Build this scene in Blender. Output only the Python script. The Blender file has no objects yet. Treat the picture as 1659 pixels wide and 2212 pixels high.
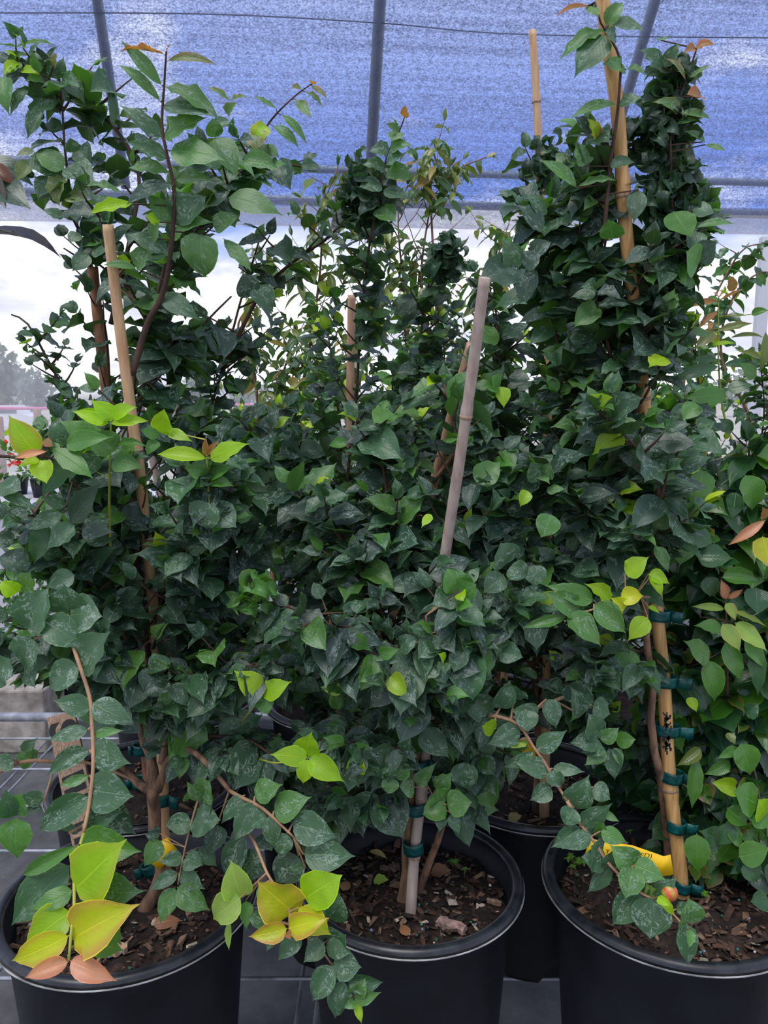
import bpy, math, random
import numpy as np
from mathutils import Vector, noise as mnoise

random.seed(7)
rng = np.random.default_rng(7)
scene = bpy.context.scene
COL = scene.collection

# ------------------------------------------------------------------ camera
F = 1662.0
PITCH = math.radians(8.4)
CAM = Vector((0, 0, 0.97))
cam_data = bpy.data.cameras.new('camera')
cam_data.sensor_fit = 'VERTICAL'
cam_data.sensor_height = 24.0
cam_data.lens = F / 2212 * 24.0
cam_data.clip_start = 0.02
cam_data.clip_end = 500
cam = bpy.data.objects.new('camera', cam_data)
COL.objects.link(cam)
cam.location = CAM
cam.rotation_euler = (math.pi / 2 - PITCH, 0, 0)
scene.camera = cam

# ------------------------------------------------------------------ world, light, exposure
scene.view_settings.view_transform = 'Standard'
scene.view_settings.look = 'None'
scene.view_settings.gamma = 1.0
scene.view_settings.use_curve_mapping = False
scene.view_settings.exposure = 0.48
scene.cycles.transparent_max_bounces = 12
scene.cycles.max_bounces = 7
scene.cycles.use_denoising = True

world = bpy.data.worlds.new('cloudy_sky')
scene.world = world
world.use_nodes = True
wt = world.node_tree
wt.nodes.clear()


class NT:
    """short helper for node trees"""
    def __init__(s, t):
        s.t = t

    def n(s, kind, **kw):
        nd = s.t.nodes.new(kind)
        for k, v in kw.items():
            if k.startswith('i_'):
                nd.inputs[k[2:].replace('_', ' ')].default_value = v
            elif isinstance(k, str):
                setattr(nd, k, v)
        return nd

    def l(s, a, b):
        s.t.links.new(a, b)

    def math(s, op, a, b=None, clamp=False):
        nd = s.t.nodes.new('ShaderNodeMath')
        nd.operation = op
        nd.use_clamp = clamp
        for i, v in enumerate((a, b)):
            if v is None:
                continue
            if isinstance(v, (int, float)):
                nd.inputs[i].default_value = v
            else:
                s.l(v, nd.inputs[i])
        return nd.outputs[0]

    def mix(s, fac, a, b, blend='MIX'):
        nd = s.t.nodes.new('ShaderNodeMix')
        nd.data_type = 'RGBA'
        nd.blend_type = blend
        for sock, v in ((nd.inputs[0], fac), (nd.inputs[6], a), (nd.inputs[7], b)):
            if isinstance(v, (int, float)):
                sock.default_value = v
            elif isinstance(v, tuple):
                sock.default_value = v if len(v) == 4 else v + (1,)
            else:
                s.l(v, sock)
        return nd.outputs[2]

    def ramp(s, fac, stops):
        nd = s.t.nodes.new('ShaderNodeValToRGB')
        els = nd.color_ramp.elements
        while len(els) < len(stops):
            els.new(0.5)
        for e, (p, c) in zip(els, stops):
            e.position = p
            e.color = c if len(c) == 4 else tuple(c) + (1,)
        s.l(fac, nd.inputs[0])
        return nd.outputs[0]

    def noise(s, vec, scale, detail=3, rough=0.5, dist=0.0):
        nd = s.t.nodes.new('ShaderNodeTexNoise')
        nd.inputs['Scale'].default_value = scale
        nd.inputs['Detail'].default_value = detail
        nd.inputs['Roughness'].default_value = rough
        nd.inputs['Distortion'].default_value = dist
        if vec is not None:
            s.l(vec, nd.inputs['Vector'])
        return nd.outputs['Fac']


w = NT(wt)
tc = w.n('ShaderNodeTexCoord')
sep = w.n('ShaderNodeSeparateXYZ')
w.l(tc.outputs['Generated'], sep.inputs[0])
mp = w.n('ShaderNodeMapping')
mp.inputs['Scale'].default_value = (1, 1, 2.6)
mp.inputs['Location'].default_value = (0.35, 0.1, 0.2)
w.l(tc.outputs['Generated'], mp.inputs[0])
cl = w.noise(mp.outputs[0], 3.2, 6, 0.55, 0.3)
cl2 = w.noise(mp.outputs[0], 7.0, 5, 0.6, 0.2)
# how much cloud: near the horizon nearly closed, more blue gaps higher up
cover = w.math('ADD', cl, w.math('MULTIPLY', w.math('SUBTRACT', 0.20, sep.outputs[2]), 0.85))
cloud = w.ramp(cover, [(0.40, (0, 0, 0)), (0.56, (1, 1, 1))])
blue = w.ramp(sep.outputs[2], [(0.0, (0.42, 0.58, 0.95)), (0.25, (0.17, 0.28, 0.70)), (0.45, (0.42, 0.50, 0.74)), (0.9, (0.62, 0.66, 0.80))])
white = w.ramp(cl2, [(0.36, (0.66, 0.67, 0.76)), (0.55, (1.12, 1.12, 1.16))])
skycol = w.mix(cloud, blue, white)
gl = w.ramp(sep.outputs[2], [(0.0, (0.35, 0.34, 0.33)), (0.02, (1, 1, 1))])
skycol = w.mix(1.0, skycol, gl, 'MULTIPLY')
bg = w.n('ShaderNodeBackground')
w.l(skycol, bg.inputs[0])
bg.inputs[1].default_value = 1.0
wo = w.n('ShaderNodeOutputWorld')
w.l(bg.outputs[0], wo.inputs[0])

sun_data = bpy.data.lights.new('sun', 'SUN')
sun_data.energy = 1.6
sun_data.angle = math.radians(35)
sun_data.color = (1.0, 0.97, 0.92)
sun = bpy.data.objects.new('sun', sun_data)
COL.objects.link(sun)
sun.rotation_euler = (math.radians(24), math.radians(-14), 0)

# ------------------------------------------------------------------ geometry helpers
RX = Vector((1, 0, 0))
RF = Vector((0, math.cos(PITCH), -math.sin(PITCH)))
RU = Vector((0, math.sin(PITCH), math.cos(PITCH)))


def ray(px, py):
    return RF + RX * ((px - 829.5) / F) + RU * ((1106 - py) / F)


def P(px, py, Y):
    d = ray(px, py)
    return CAM + d * (Y / d.y)


def on_z(px, py, z):
    d = ray(px, py)
    return CAM + d * ((z - CAM.z) / d.z)


def to_px(v):
    r = Vector(v) - CAM
    z = r.dot(RF)
    return 829.5 + F * r.x / z, 1106 - F * r.dot(RU) / z


def link(name, verts, faces, mat, parent=None, smooth=True, uvs=None, attrs=None, fast=None):
    me = bpy.data.meshes.new(name)
    off = Vector(parent_origin(parent))
    if fast is not None:
        V, Q, UV, A, B = fast
        V = V - np.array(off)
        me.vertices.add(len(V)); me.vertices.foreach_set('co', V.astype(np.float32).ravel())
        me.loops.add(Q.size); me.loops.foreach_set('vertex_index', Q.astype(np.int32).ravel())
        me.polygons.add(len(Q))
        me.polygons.foreach_set('loop_start', np.arange(0, Q.size, 4, dtype=np.int32))
        me.polygons.foreach_set('loop_total', np.full(len(Q), 4, dtype=np.int32))
        me.polygons.foreach_set('use_smooth', np.ones(len(Q), dtype=bool))
        me.update(calc_edges=True)
        ul = me.uv_layers.new(name='UVMap')
        ul.data.foreach_set('uv', UV[Q.ravel()].astype(np.float32).ravel())
        a = me.attributes.new('col', 'FLOAT_COLOR', 'POINT')
        a.data.foreach_set('color', A.astype(np.float32).ravel())
        a = me.attributes.new('aux', 'FLOAT_COLOR', 'POINT')
        a.data.foreach_set('color', B.astype(np.float32).ravel())
    else:
        me.from_pydata([tuple(Vector(v) - off) for v in verts], [], faces)
        me.update()
        if smooth:
            me.polygons.foreach_set('use_smooth', [True] * len(me.polygons))
        if attrs is not None:
            a = me.attributes.new('col', 'FLOAT_COLOR', 'POINT')
            a.data.foreach_set('color', np.array(attrs, dtype=np.float32).ravel())
    if mat:
        me.materials.append(mat)
    o = bpy.data.objects.new(name, me)
    COL.objects.link(o)
    if parent is not None:
        o.parent = parent
    return o


def parent_origin(p):
    v = Vector((0, 0, 0))
    while p is not None:
        v += Vector(p.location)
        p = p.parent
    return v


def tag(o, label=None, cat=None, group=None, kind=None):
    if label: o['label'] = label
    if cat: o['category'] = cat
    if group: o['group'] = group
    if kind: o['kind'] = kind
    return o


def empty(name, loc, label, cat, group=None):
    o = bpy.data.objects.new(name, None)
    o.empty_display_size = 0.05
    COL.objects.link(o)
    o.location = loc
    return tag(o, label, cat, group)


class MB:
    """collects shapes of ONE object's mesh"""
    def __init__(s):
        s.v = []; s.f = []; s.c = []

    def box(s, c, size, rot=None, col=None):
        b = len(s.v)
        hx, hy, hz = size[0] / 2, size[1] / 2, size[2] / 2
        for dx in (-hx, hx):
            for dy in (-hy, hy):
                for dz in (-hz, hz):
                    p = Vector((dx, dy, dz))
                    if rot is not None:
                        p = rot @ p
                    s.v.append(Vector(c) + p)
        s.f += [tuple(b + i for i in q) for q in ((0, 1, 3, 2), (4, 6, 7, 5), (0, 4, 5, 1), (2, 3, 7, 6), (0, 2, 6, 4), (1, 5, 7, 3))]
        s.c += [col or (1, 1, 1, 1)] * 8

    def tube(s, pts, radii, n=8, caps=True, col=None):
        pts = [Vector(p) for p in pts]
        if isinstance(radii, (int, float)):
            radii = [radii] * len(pts)
        up = None
        rings = []
        for i, p in enumerate(pts):
            t = (pts[min(i + 1, len(pts) - 1)] - pts[max(i - 1, 0)])
            if t.length < 1e-9:
                t = Vector((0, 0, 1))
            t.normalize()
            if up is None:
                up = t.orthogonal().normalized()
            up = (up - t * up.dot(t))
            if up.length < 1e-6:
                up = t.orthogonal()
            up.normalize()
            sd = t.cross(up)
            b = len(s.v)
            for k in range(n):
                a = 2 * math.pi * k / n
                s.v.append(p + (up * math.cos(a) + sd * math.sin(a)) * radii[i])
                s.c.append(col or (1, 1, 1, 1))
            rings.append(b)
        for a, b in zip(rings, rings[1:]):
            for k in range(n):
                k2 = (k + 1) % n
                s.f.append((a + k, a + k2, b + k2, b + k))
        if caps:
            s.f.append(tuple(rings[0] + k for k in reversed(range(n))))
            s.f.append(tuple(rings[-1] + k for k in range(n)))

    def lathe(s, c, prof, n=48, fn=None):
        c = Vector(c)
        b = len(s.v)
        for j, (r, z) in enumerate(prof):
            for k in range(n):
                a = 2 * math.pi * k / n
                rr, zz = (r, z) if fn is None else fn(j, a, r, z)
                s.v.append(c + Vector((rr * math.cos(a), rr * math.sin(a), zz)))
                s.c.append((1, 1, 1, 1))
        for j in range(len(prof) - 1):
            for k in range(n):
                k2 = (k + 1) % n
                s.f.append((b + j * n + k, b + j * n + k2, b + (j + 1) * n + k2, b + (j + 1) * n + k))

    def build(s, name, mat, parent=None, smooth=True, attr=False):
        return link(name, s.v, s.f, mat, parent, smooth, attrs=s.c if attr else None)


def smooth_path(pts, step=0.012):
    """Catmull-Rom through 3-D points, resampled"""
    pts = [Vector(p) for p in pts]
    if len(pts) == 2:
        n = max(2, int((pts[1] - pts[0]).length / step))
        return [pts[0].lerp(pts[1], i / n) for i in range(n + 1)]
    q = [pts[0] * 2 - pts[1]] + pts + [pts[-1] * 2 - pts[-2]]
    out = []
    for i in range(1, len(q) - 2):
        a, b, c, d = q[i - 1:i + 3]
        n = max(1, int((c - b).length / step))
        for k in range(n):
            t = k / n
            out.append(0.5 * ((2 * b) + (c - a) * t + (2 * a - 5 * b + 4 * c - d) * t * t + (3 * b - a - 3 * c + d) * t ** 3))
    out.append(pts[-1])
    return out


# ------------------------------------------------------------------ materials
def new_mat(name):
    m = bpy.data.materials.new(name)
    m.use_nodes = True
    m.node_tree.nodes.clear()
    t = NT(m.node_tree)
    out = t.n('ShaderNodeOutputMaterial')
    return m, t, out


def simple(name, c1, c2=None, scale=20, rough=0.6, metal=0, spec=0.5, bump=0.0, bscale=60, stretch=None, detail=4, lo=0.35, hi=0.65):
    m, t, out = new_mat(name)
    b = t.n('ShaderNodeBsdfPrincipled')
    tcn = t.n('ShaderNodeTexCoord')
    vec = tcn.outputs['Object']
    if stretch:
        mpn = t.n('ShaderNodeMapping')
        mpn.inputs['Scale'].default_value = stretch
        t.l(vec, mpn.inputs[0])
        vec = mpn.outputs[0]
    if c2 is not None:
        t.l(t.ramp(t.noise(vec, scale, detail), [(lo, c1), (hi, c2)]), b.inputs['Base Color'])
    else:
        b.inputs['Base Color'].default_value = tuple(c1) + (1,)
    b.inputs['Roughness'].default_value = rough
    b.inputs['Metallic'].default_value = metal
    b.inputs['Specular IOR Level'].default_value = spec
    if bump:
        bn = t.n('ShaderNodeBump')
        bn.inputs['Strength'].default_value = bump
        bn.inputs['Distance'].default_value = 0.003
        t.l(t.noise(vec, bscale, 4), bn.inputs['Height'])
        t.l(bn.outputs[0], b.inputs['Normal'])
    t.l(b.outputs[0], out.inputs[0])
    return m


def leaf_material(name, rough=0.38, trans=0.20, spec=0.5, residue=True, backmix=0.6):
    m, t, out = new_mat(name)
    uv = t.n('ShaderNodeUVMap', uv_map='UVMap')
    sp = t.n('ShaderNodeSeparateXYZ')
    t.l(uv.outputs[0], sp.inputs[0])
    ac = t.n('ShaderNodeAttribute', attribute_name='col')
    ax = t.n('ShaderNodeAttribute', attribute_name='aux')
    sx = t.n('ShaderNodeSeparateColor')
    t.l(ax.outputs['Color'], sx.inputs[0])
    dx = t.math('ABSOLUTE', t.math('SUBTRACT', sp.outputs[0], 0.5))           # 0 at midrib, .5 at the edge
    # leaf-local vector with a seed so every leaf differs
    cmb = t.n('ShaderNodeCombineXYZ')
    t.l(sp.outputs[0], cmb.inputs[0]); t.l(sp.outputs[1], cmb.inputs[1])
    t.l(t.math('MULTIPLY', ac.outputs['Alpha'], 60.0), cmb.inputs[2])
    mot = t.noise(cmb.outputs[0], 3.0, 3, 0.6)
    col = t.mix(t.math('MULTIPLY', t.math('SUBTRACT', mot, 0.35, True), 0.9), ac.outputs['Color'],
                t.mix(1.0, ac.outputs['Color'], (1.7, 1.45, 0.9), 'MULTIPLY'))
    # side veins
    vv = t.math('SINE', t.math('ADD', t.math('MULTIPLY', sp.outputs[1], 62.0), t.math('MULTIPLY', dx, -46.0)))
    vein = t.math('MULTIPLY', t.math('GREATER_THAN', vv, 0.95), 0.06)
    rib = t.math('SUBTRACT', 1.0, t.math('MULTIPLY', dx, 38.0), True)
    ribf = t.math('ADD', t.math('MULTIPLY', rib, 0.5), vein, True)
    ribcol = t.mix(1.0, ac.outputs['Color'], (2.6, 2.0, 1.7), 'MULTIPLY')
    ribcol = t.mix(0.25, ribcol, (0.20, 0.30, 0.08))
    col = t.mix(ribf, col, ribcol)
    # coppery edge on the young leaves
    e = t.math('MULTIPLY', t.math('MULTIPLY', t.math('SUBTRACT', dx, 0.22, True), 3.6, True), 1.0, True)
    tip = t.math('MULTIPLY', t.math('SUBTRACT', sp.outputs[1], 0.72, True), 2.4, True)
    e = t.math('MAXIMUM', e, tip)
    e = t.math('ADD', t.math('MULTIPLY', e, 0.9), t.math('SUBTRACT', mot, 0.52, True), True)
    col = t.mix(t.math('MULTIPLY', e, sx.outputs[0], True), col, (0.50, 0.12, 0.08))
    # thin paler margin
    mg = t.math('MULTIPLY', t.math('GREATER_THAN', dx, 0.478), 0.35)
    col = t.mix(mg, col, t.mix(1.0, ac.outputs['Color'], (3.0, 2.6, 1.2), 'MULTIPLY'))
    geo = t.n('ShaderNodeNewGeometry')
    back = geo.outputs['Backfacing']
    rgh = rough
    b = t.n('ShaderNodeBsdfPrincipled')
    if residue:
        r1 = t.noise(cmb.outputs[0], 4.6, 3, 0.6, 0.8)
        band = t.math('ABSOLUTE', t.math('SUBTRACT', r1, 0.53))
        ring = t.math('SUBTRACT', 1.0, t.math('MULTIPLY', band, 26.0), True)
        r2 = t.noise(cmb.outputs[0], 2.2, 2, 0.5)
        r2 = t.math('MULTIPLY', t.math('SUBTRACT', r2, 0.44, True), 8.0, True)
        dots = t.math('MULTIPLY', t.math('GREATER_THAN', t.noise(cmb.outputs[0], 24.0, 2, 0.4), 0.74), 0.4)
        film = t.math('MULTIPLY', t.noise(cmb.outputs[0], 2.8, 4, 0.6), 0.13)
        rs = t.math('ADD', t.math('MAXIMUM', t.math('MULTIPLY', t.math('MULTIPLY', ring, r2), 0.75), dots), film)
        rs = t.math('MULTIPLY', rs, sx.outputs[1], True)
        rs = t.math('MULTIPLY', rs, t.math('SUBTRACT', 1.0, back))
        col = t.mix(rs, col, (0.34, 0.43, 0.39))
        t.l(t.math('ADD', t.math('MULTIPLY', rs, 0.3), rough), b.inputs['Roughness'])
    else:
        b.inputs['Roughness'].default_value = rough
    bcol = t.mix(0.5, t.mix(1.0, col, (1.9, 1.6, 1.5), 'MULTIPLY'), (0.085, 0.13, 0.045))
    colf = t.mix(t.math('MULTIPLY', back, backmix), col, bcol)
    t.l(colf, b.inputs['Base Color'])
    b.inputs['Specular IOR Level'].default_value = spec
    bn = t.n('ShaderNodeBump')
    bn.inputs['Strength'].default_value = 0.35
    bn.inputs['Distance'].default_value = 0.002
    t.l(t.math('ADD', t.math('MULTIPLY', rib, -0.5), t.math('ADD', mot, t.math('MULTIPLY', vv, 0.04))), bn.inputs['Height'])
    t.l(bn.outputs[0], b.inputs['Normal'])
    tr = t.n('ShaderNodeBsdfTranslucent')
    t.l(t.mix(1.0, colf, (2.2, 2.6, 0.9), 'MULTIPLY'), tr.inputs[0])
    ms = t.n('ShaderNodeMixShader')
    ms.inputs[0].default_value = trans
    t.l(b.outputs[0], ms.inputs[1]); t.l(tr.outputs[0], ms.inputs[2])
    t.l(ms.outputs[0], out.inputs[0])
    return m


M = {}
M['leaf'] = leaf_material('leathery_leaf')
M['young'] = leaf_material('young_leaf', rough=0.36, trans=0.35, residue=False, backmix=0.25)
M['gloss'] = leaf_material('glossy_leaf', rough=0.28, trans=0.2, spec=0.6, residue=False)
M['bark'] = simple('bark', (0.10, 0.055, 0.035), (0.30, 0.17, 0.10), 30, 0.85, bump=0.6, bscale=90, stretch=(3, 3, 0.7))
M['twig'] = simple('twig', (0.035, 0.018, 0.014), (0.11, 0.055, 0.035), 25, 0.7, bump=0.3)
M['twig_tan'] = simple('tan_twig', (0.22, 0.12, 0.07), (0.42, 0.25, 0.14), 40, 0.75, bump=0.3)
M['twig_green'] = simple('green_twig', (0.20, 0.26, 0.03), (0.42, 0.42, 0.06), 18, 0.55)
M['pot'] = simple('black_plastic', (0.004, 0.0055, 0.009), (0.009, 0.0115, 0.017), 14, 0.5, spec=0.35, bump=0.06, bscale=30)
M['rim_glint'] = simple('pale_rim_glint', (0.16, 0.16, 0.16), (0.42, 0.42, 0.41), 30, 0.4)  # pale grey imitates light caught along the moulded rim
M['rim'] = simple('worn_black_plastic', (0.009, 0.011, 0.015), (0.035, 0.04, 0.048), 45, 0.34, bump=0.05, lo=0.4, hi=0.8)
M['stake_tan'] = simple('bamboo_tan', (0.46, 0.26, 0.13), (0.62, 0.40, 0.22), 22, 0.5, bump=0.1, stretch=(9, 9, 0.6))
M['stake_pink'] = simple('bamboo_pinkish', (0.38, 0.21, 0.13), (0.52, 0.32, 0.21), 22, 0.6, bump=0.1, stretch=(9, 9, 0.6))
M['stake_gold'] = simple('bamboo_gold', (0.44, 0.22, 0.07), (0.72, 0.43, 0.17), 20, 0.42, bump=0.1, stretch=(9, 9, 0.5), lo=0.3)
M['stake_grey'] = simple('bamboo_weathered', (0.36, 0.26, 0.22), (0.50, 0.40, 0.35), 18, 0.8, bump=0.15, stretch=(6, 6, 1.0))
M['stake_red'] = simple('bamboo_reddish', (0.22, 0.085, 0.04), (0.38, 0.18, 0.09), 22, 0.6, bump=0.1, stretch=(9, 9, 0.6))
M['tie'] = simple('green_tape', (0.0, 0.045, 0.045), (0.004, 0.11, 0.10), 90, 0.3, bump=0.3, bscale=200)
M['tag'] = simple('yellow_tag', (0.85, 0.48, 0.005), (0.95, 0.60, 0.01), 10, 0.4)
M['ink'] = simple('black_ink', (0.01, 0.01, 0.01), None, rough=0.6)
M['wire'] = simple('galvanised_wire', (0.30, 0.32, 0.35), (0.55, 0.57, 0.62), 30, 0.4, metal=0.5)
M['pipe'] = simple('galvanised_pipe', (0.30, 0.34, 0.32), (0.40, 0.44, 0.42), 20, 0.5, metal=0.2)
M['wood'] = simple('raw_wood', (0.28, 0.17, 0.11), (0.50, 0.34, 0.24), 30, 0.8, bump=0.5, stretch=(20, 20, 2))
M['concrete'] = simple('concrete', (0.20, 0.17, 0.15), (0.42, 0.38, 0.34), 18, 0.95, bump=0.5, detail=8)


def attr_mat(name, rough=0.85):
    m, t, out = new_mat(name)
    b = t.n('ShaderNodeBsdfPrincipled')
    ac = t.n('ShaderNodeAttribute', attribute_name='col')
    tcn = t.n('ShaderNodeTexCoord')
    nz = t.ramp(t.noise(tcn.outputs['Object'], 160, 3), [(0.3, (0.55, 0.55, 0.55)), (0.7, (1.25, 1.2, 1.2))])
    t.l(t.mix(1.0, ac.outputs['Color'], nz, 'MULTIPLY'), b.inputs['Base Color'])
    b.inputs['Roughness'].default_value = rough
    t.l(b.outputs[0], out.inputs[0])
    return m


M['chip'] = attr_mat('bark_chips')


def soil_material():
    m, t, out = new_mat('potting_soil')
    b = t.n('ShaderNodeBsdfPrincipled')
    tcn = t.n('ShaderNodeTexCoord')
    o = tcn.outputs['Object']
    c = t.ramp(t.noise(o, 55, 8, 0.7), [(0.35, (0.006, 0.004, 0.003)), (0.56, (0.03, 0.017, 0.012)), (0.72, (0.11, 0.06, 0.04))])
    sp = t.math('GREATER_THAN', t.noise(o, 230, 2, 0.5), 0.72)
    c = t.mix(t.math('MULTIPLY', sp, 0.5), c, (0.30, 0.26, 0.22))
    t.l(c, b.inputs['Base Color'])
    b.inputs['Roughness'].default_value = 0.95
    bn = t.n('ShaderNodeBump')
    bn.inputs['Strength'].default_value = 1.0
    bn.inputs['Distance'].default_value = 0.006
    t.l(t.noise(o, 90, 6, 0.7), bn.inputs['Height'])
    t.l(bn.outputs[0], b.inputs['Normal'])
    t.l(b.outputs[0], out.inputs[0])
    return m


M['soil'] = soil_material()


def weedmat_material():
    m, t, out = new_mat('woven_ground_cover')
    b = t.n('ShaderNodeBsdfPrincipled')
    tcn = t.n('ShaderNodeTexCoord')
    o = tcn.outputs['Object']
    wv = t.n('ShaderNodeTexWave')
    wv.inputs['Scale'].default_value = 160
    t.l(o, wv.inputs['Vector'])
    c = t.ramp(t.noise(o, 6, 6, 0.6), [(0.35, (0.05, 0.05, 0.053)), (0.65, (0.13, 0.13, 0.135))])
    c = t.mix(0.25, c, wv.outputs['Color'], 'MULTIPLY')
    sp = t.math('GREATER_THAN', t.noise(o, 90, 3, 0.6), 0.70)
    c = t.mix(t.math('MULTIPLY', sp, 0.6), c, (0.25, 0.20, 0.16))
    t.l(c, b.inputs['Base Color'])
    b.inputs['Roughness'].default_value = 0.75
    t.l(b.outputs[0], out.inputs[0])
    return m


M['weedmat'] = weedmat_material()
M['grass'] = simple('pale_lawn', (0.30, 0.28, 0.20), (0.46, 0.44, 0.36), 0.6, 0.95, detail=6)


def cloth_material(name, t0, t1, tint, body, opac=0.0):
    """woven shade cloth: open pores let the sky through, threads scatter it"""
    m, t, out = new_mat(name)
    tcn = t.n('ShaderNodeTexCoord')
    mpn = t.n('ShaderNodeMapping')
    mpn.inputs['Scale'].default_value = (1.0, 1.0, 1.9)
    t.l(tcn.outputs['Object'], mpn.inputs[0])
    n1 = t.noise(mpn.outputs[0], 85, 2, 0.7)
    n2 = t.noise(mpn.outputs[0], 34, 3, 0.6)
    mp2 = t.n('ShaderNodeMapping')
    mp2.inputs['Scale'].default_value = (0.12, 0.12, 14.0)
    t.l(tcn.outputs['Object'], mp2.inputs[0])
    n3 = t.noise(mp2.outputs[0], 3.0, 3, 0.6)
    s = t.math('ADD', t.math('MULTIPLY', n1, 0.62), t.math('ADD', t.math('MULTIPLY', n2, 0.26), t.math('MULTIPLY', n3, 0.22)))
    f = t.ramp(s, [(0.42, (t0, t0, t0)), (0.55, ((t0 + t1) / 2,) * 3), (0.66, (t1, t1, t1))])
    tp = t.n('ShaderNodeBsdfTransparent')
    tp.inputs[0].default_value = tint + (1,)
    tl = t.n('ShaderNodeBsdfTranslucent')
    tl.inputs[0].default_value = body + (1,)
    df = t.n('ShaderNodeBsdfDiffuse')
    df.inputs[0].default_value = body + (1,)
    m1 = t.n('ShaderNodeMixShader'); m1.inputs[0].default_value = 0.45
    t.l(tl.outputs[0], m1.inputs[1]); t.l(df.outputs[0], m1.inputs[2])
    m2 = t.n('ShaderNodeMixShader')
    t.l(f, m2.inputs[0])
    t.l(m1.outputs[0], m2.inputs[1]); t.l(tp.outputs[0], m2.inputs[2])
    t.l(m2.outputs[0], out.inputs[0])
    return m


M['cloth'] = cloth_material('blue_shade_cloth', 0.03, 1.0, (0.82, 0.86, 1.0), (0.20, 0.23, 0.38))
M['hem'] = cloth_material('shade_cloth_hem', 0.05, 0.45, (0.9, 0.92, 1.0), (0.50, 0.50, 0.55))


def film_material():
    m, t, out = new_mat('clear_plastic_film')
    tcn = t.n('ShaderNodeTexCoord')
    mpn = t.n('ShaderNodeMapping')
    mpn.inputs['Scale'].default_value = (3.0, 1.0, 1.0)
    t.l(tcn.outputs['Object'], mpn.inputs[0])
    n = t.noise(mpn.outputs[0], 0.8, 5, 0.6, 0.6)
    f = t.ramp(n, [(0.35, (0.22, 0.22, 0.22)), (0.7, (0.46, 0.46, 0.46))])
    tp = t.n('ShaderNodeBsdfTransparent')
    tp.inputs[0].default_value = (0.98, 0.98, 1.0, 1)
    tl = t.n('ShaderNodeBsdfTranslucent')
    tl.inputs[0].default_value = (0.95, 0.94, 1.0, 1)
    ms = t.n('ShaderNodeMixShader')
    t.l(f, ms.inputs[0])
    t.l(tp.outputs[0], ms.inputs[1]); t.l(tl.outputs[0], ms.inputs[2])
    t.l(ms.outputs[0], out.inputs[0])
    return m


M['film'] = film_material()
M['white'] = simple('white_paint', (0.62, 0.62, 0.66), (0.72, 0.72, 0.76), 3, 0.5)
M['glass'] = simple('dark_glass', (0.12, 0.13, 0.15), None, rough=0.1)
M['tyre'] = simple('tyre', (0.12, 0.12, 0.13), None, rough=0.8)
M['pink'] = simple('pink_tape', (0.75, 0.16, 0.38), None, rough=0.6)
M['bench_white'] = simple('pale_sheet', (0.50, 0.48, 0.54), (0.64, 0.62, 0.68), 4, 0.7)

# ------------------------------------------------------------------ setting: ground, bench, hoop house side
GZ = -0.42
g = MB()
g.box((0, 1.5, GZ - 0.02), (8, 9.0, 0.04))
tag(g.build('floor', M['weedmat'], smooth=False), 'black woven ground cover under the benches', 'floor', kind='structure')
g = MB()
g.box((0, 60, GZ - 0.05), (240, 108, 0.05))
tag(g.build('ground', M['grass'], smooth=False), 'pale lawn and gravel beyond the plastic wall', 'ground', kind='structure')

WY = 5.0


def wall_y(x):
    return WY + 0.086 * x


SL = math.radians(55)
HEM = P(829, 480, WY)
hdir = Vector((1, 0.086, 0)).normalized()
udir = (Vector((0.086, -1, 0)).normalized() * math.cos(SL) + Vector((0, 0, 1)) * math.sin(SL)).normalized()
cn = hdir.cross(udir).normalized()


def on_cloth(px, py, off=0.0):
    d = ray(px, py)
    o = HEM + cn * off
    return CAM + d * ((o - CAM).dot(cn) / d.dot(cn))


def sheet(name, o, a, b, na, nb, mat, wob, **kw):
    v = []; f = []
    for j in range(nb + 1):
        for i in range(na + 1):
            p = o + a * (i / na) + b * (j / nb)
            p = p + cn * (mnoise.noise(p * 0.9) * wob)
            v.append(p)
    for j in range(nb):
        for i in range(na):
            k = j * (na + 1) + i
            f.append((k, k + 1, k + na + 2, k + na + 1))
    return tag(link(name, v, f, mat), **kw)


sheet('shade_cloth', HEM - hdir * 5 + udir * 0.09, hdir * 10, udir * 3.2, 60, 20, M['cloth'], 0.015,
      label='blue woven shade cloth stretched over the hoop house side', cat='shade cloth', kind='structure')
sheet('shade_cloth_hem', HEM - hdir * 5 - udir * 0.04 - cn * 0.01, hdir * 10, udir * 0.17, 60, 3, M['hem'], 0.01,
      label='doubled grey lower hem of the blue shade cloth', cat='shade cloth hem', kind='structure')
o_ = HEM - hdir * 5 - udir * 0.02
sheet('wall_back', Vector((o_.x, o_.y, GZ)), hdir * 10, Vector((0, 0, o_.z - GZ)), 60, 10, M['film'], 0.03,
      label='clear plastic film side wall of the hoop house', cat='plastic wall', kind='structure')


def pipe_thing(pts, r, label, name='roof_pipe', group='galvanised pipes holding the shade cloth'):
    m = MB()
    m.tube(pts, r, 12)
    return tag(m.build(name, M['pipe']), label, 'pipe', group)


def ext(p, q, e0=0.0, e1=0.0):
    d = (q - p)
    return [p - d * e0, q + d * e1]


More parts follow.
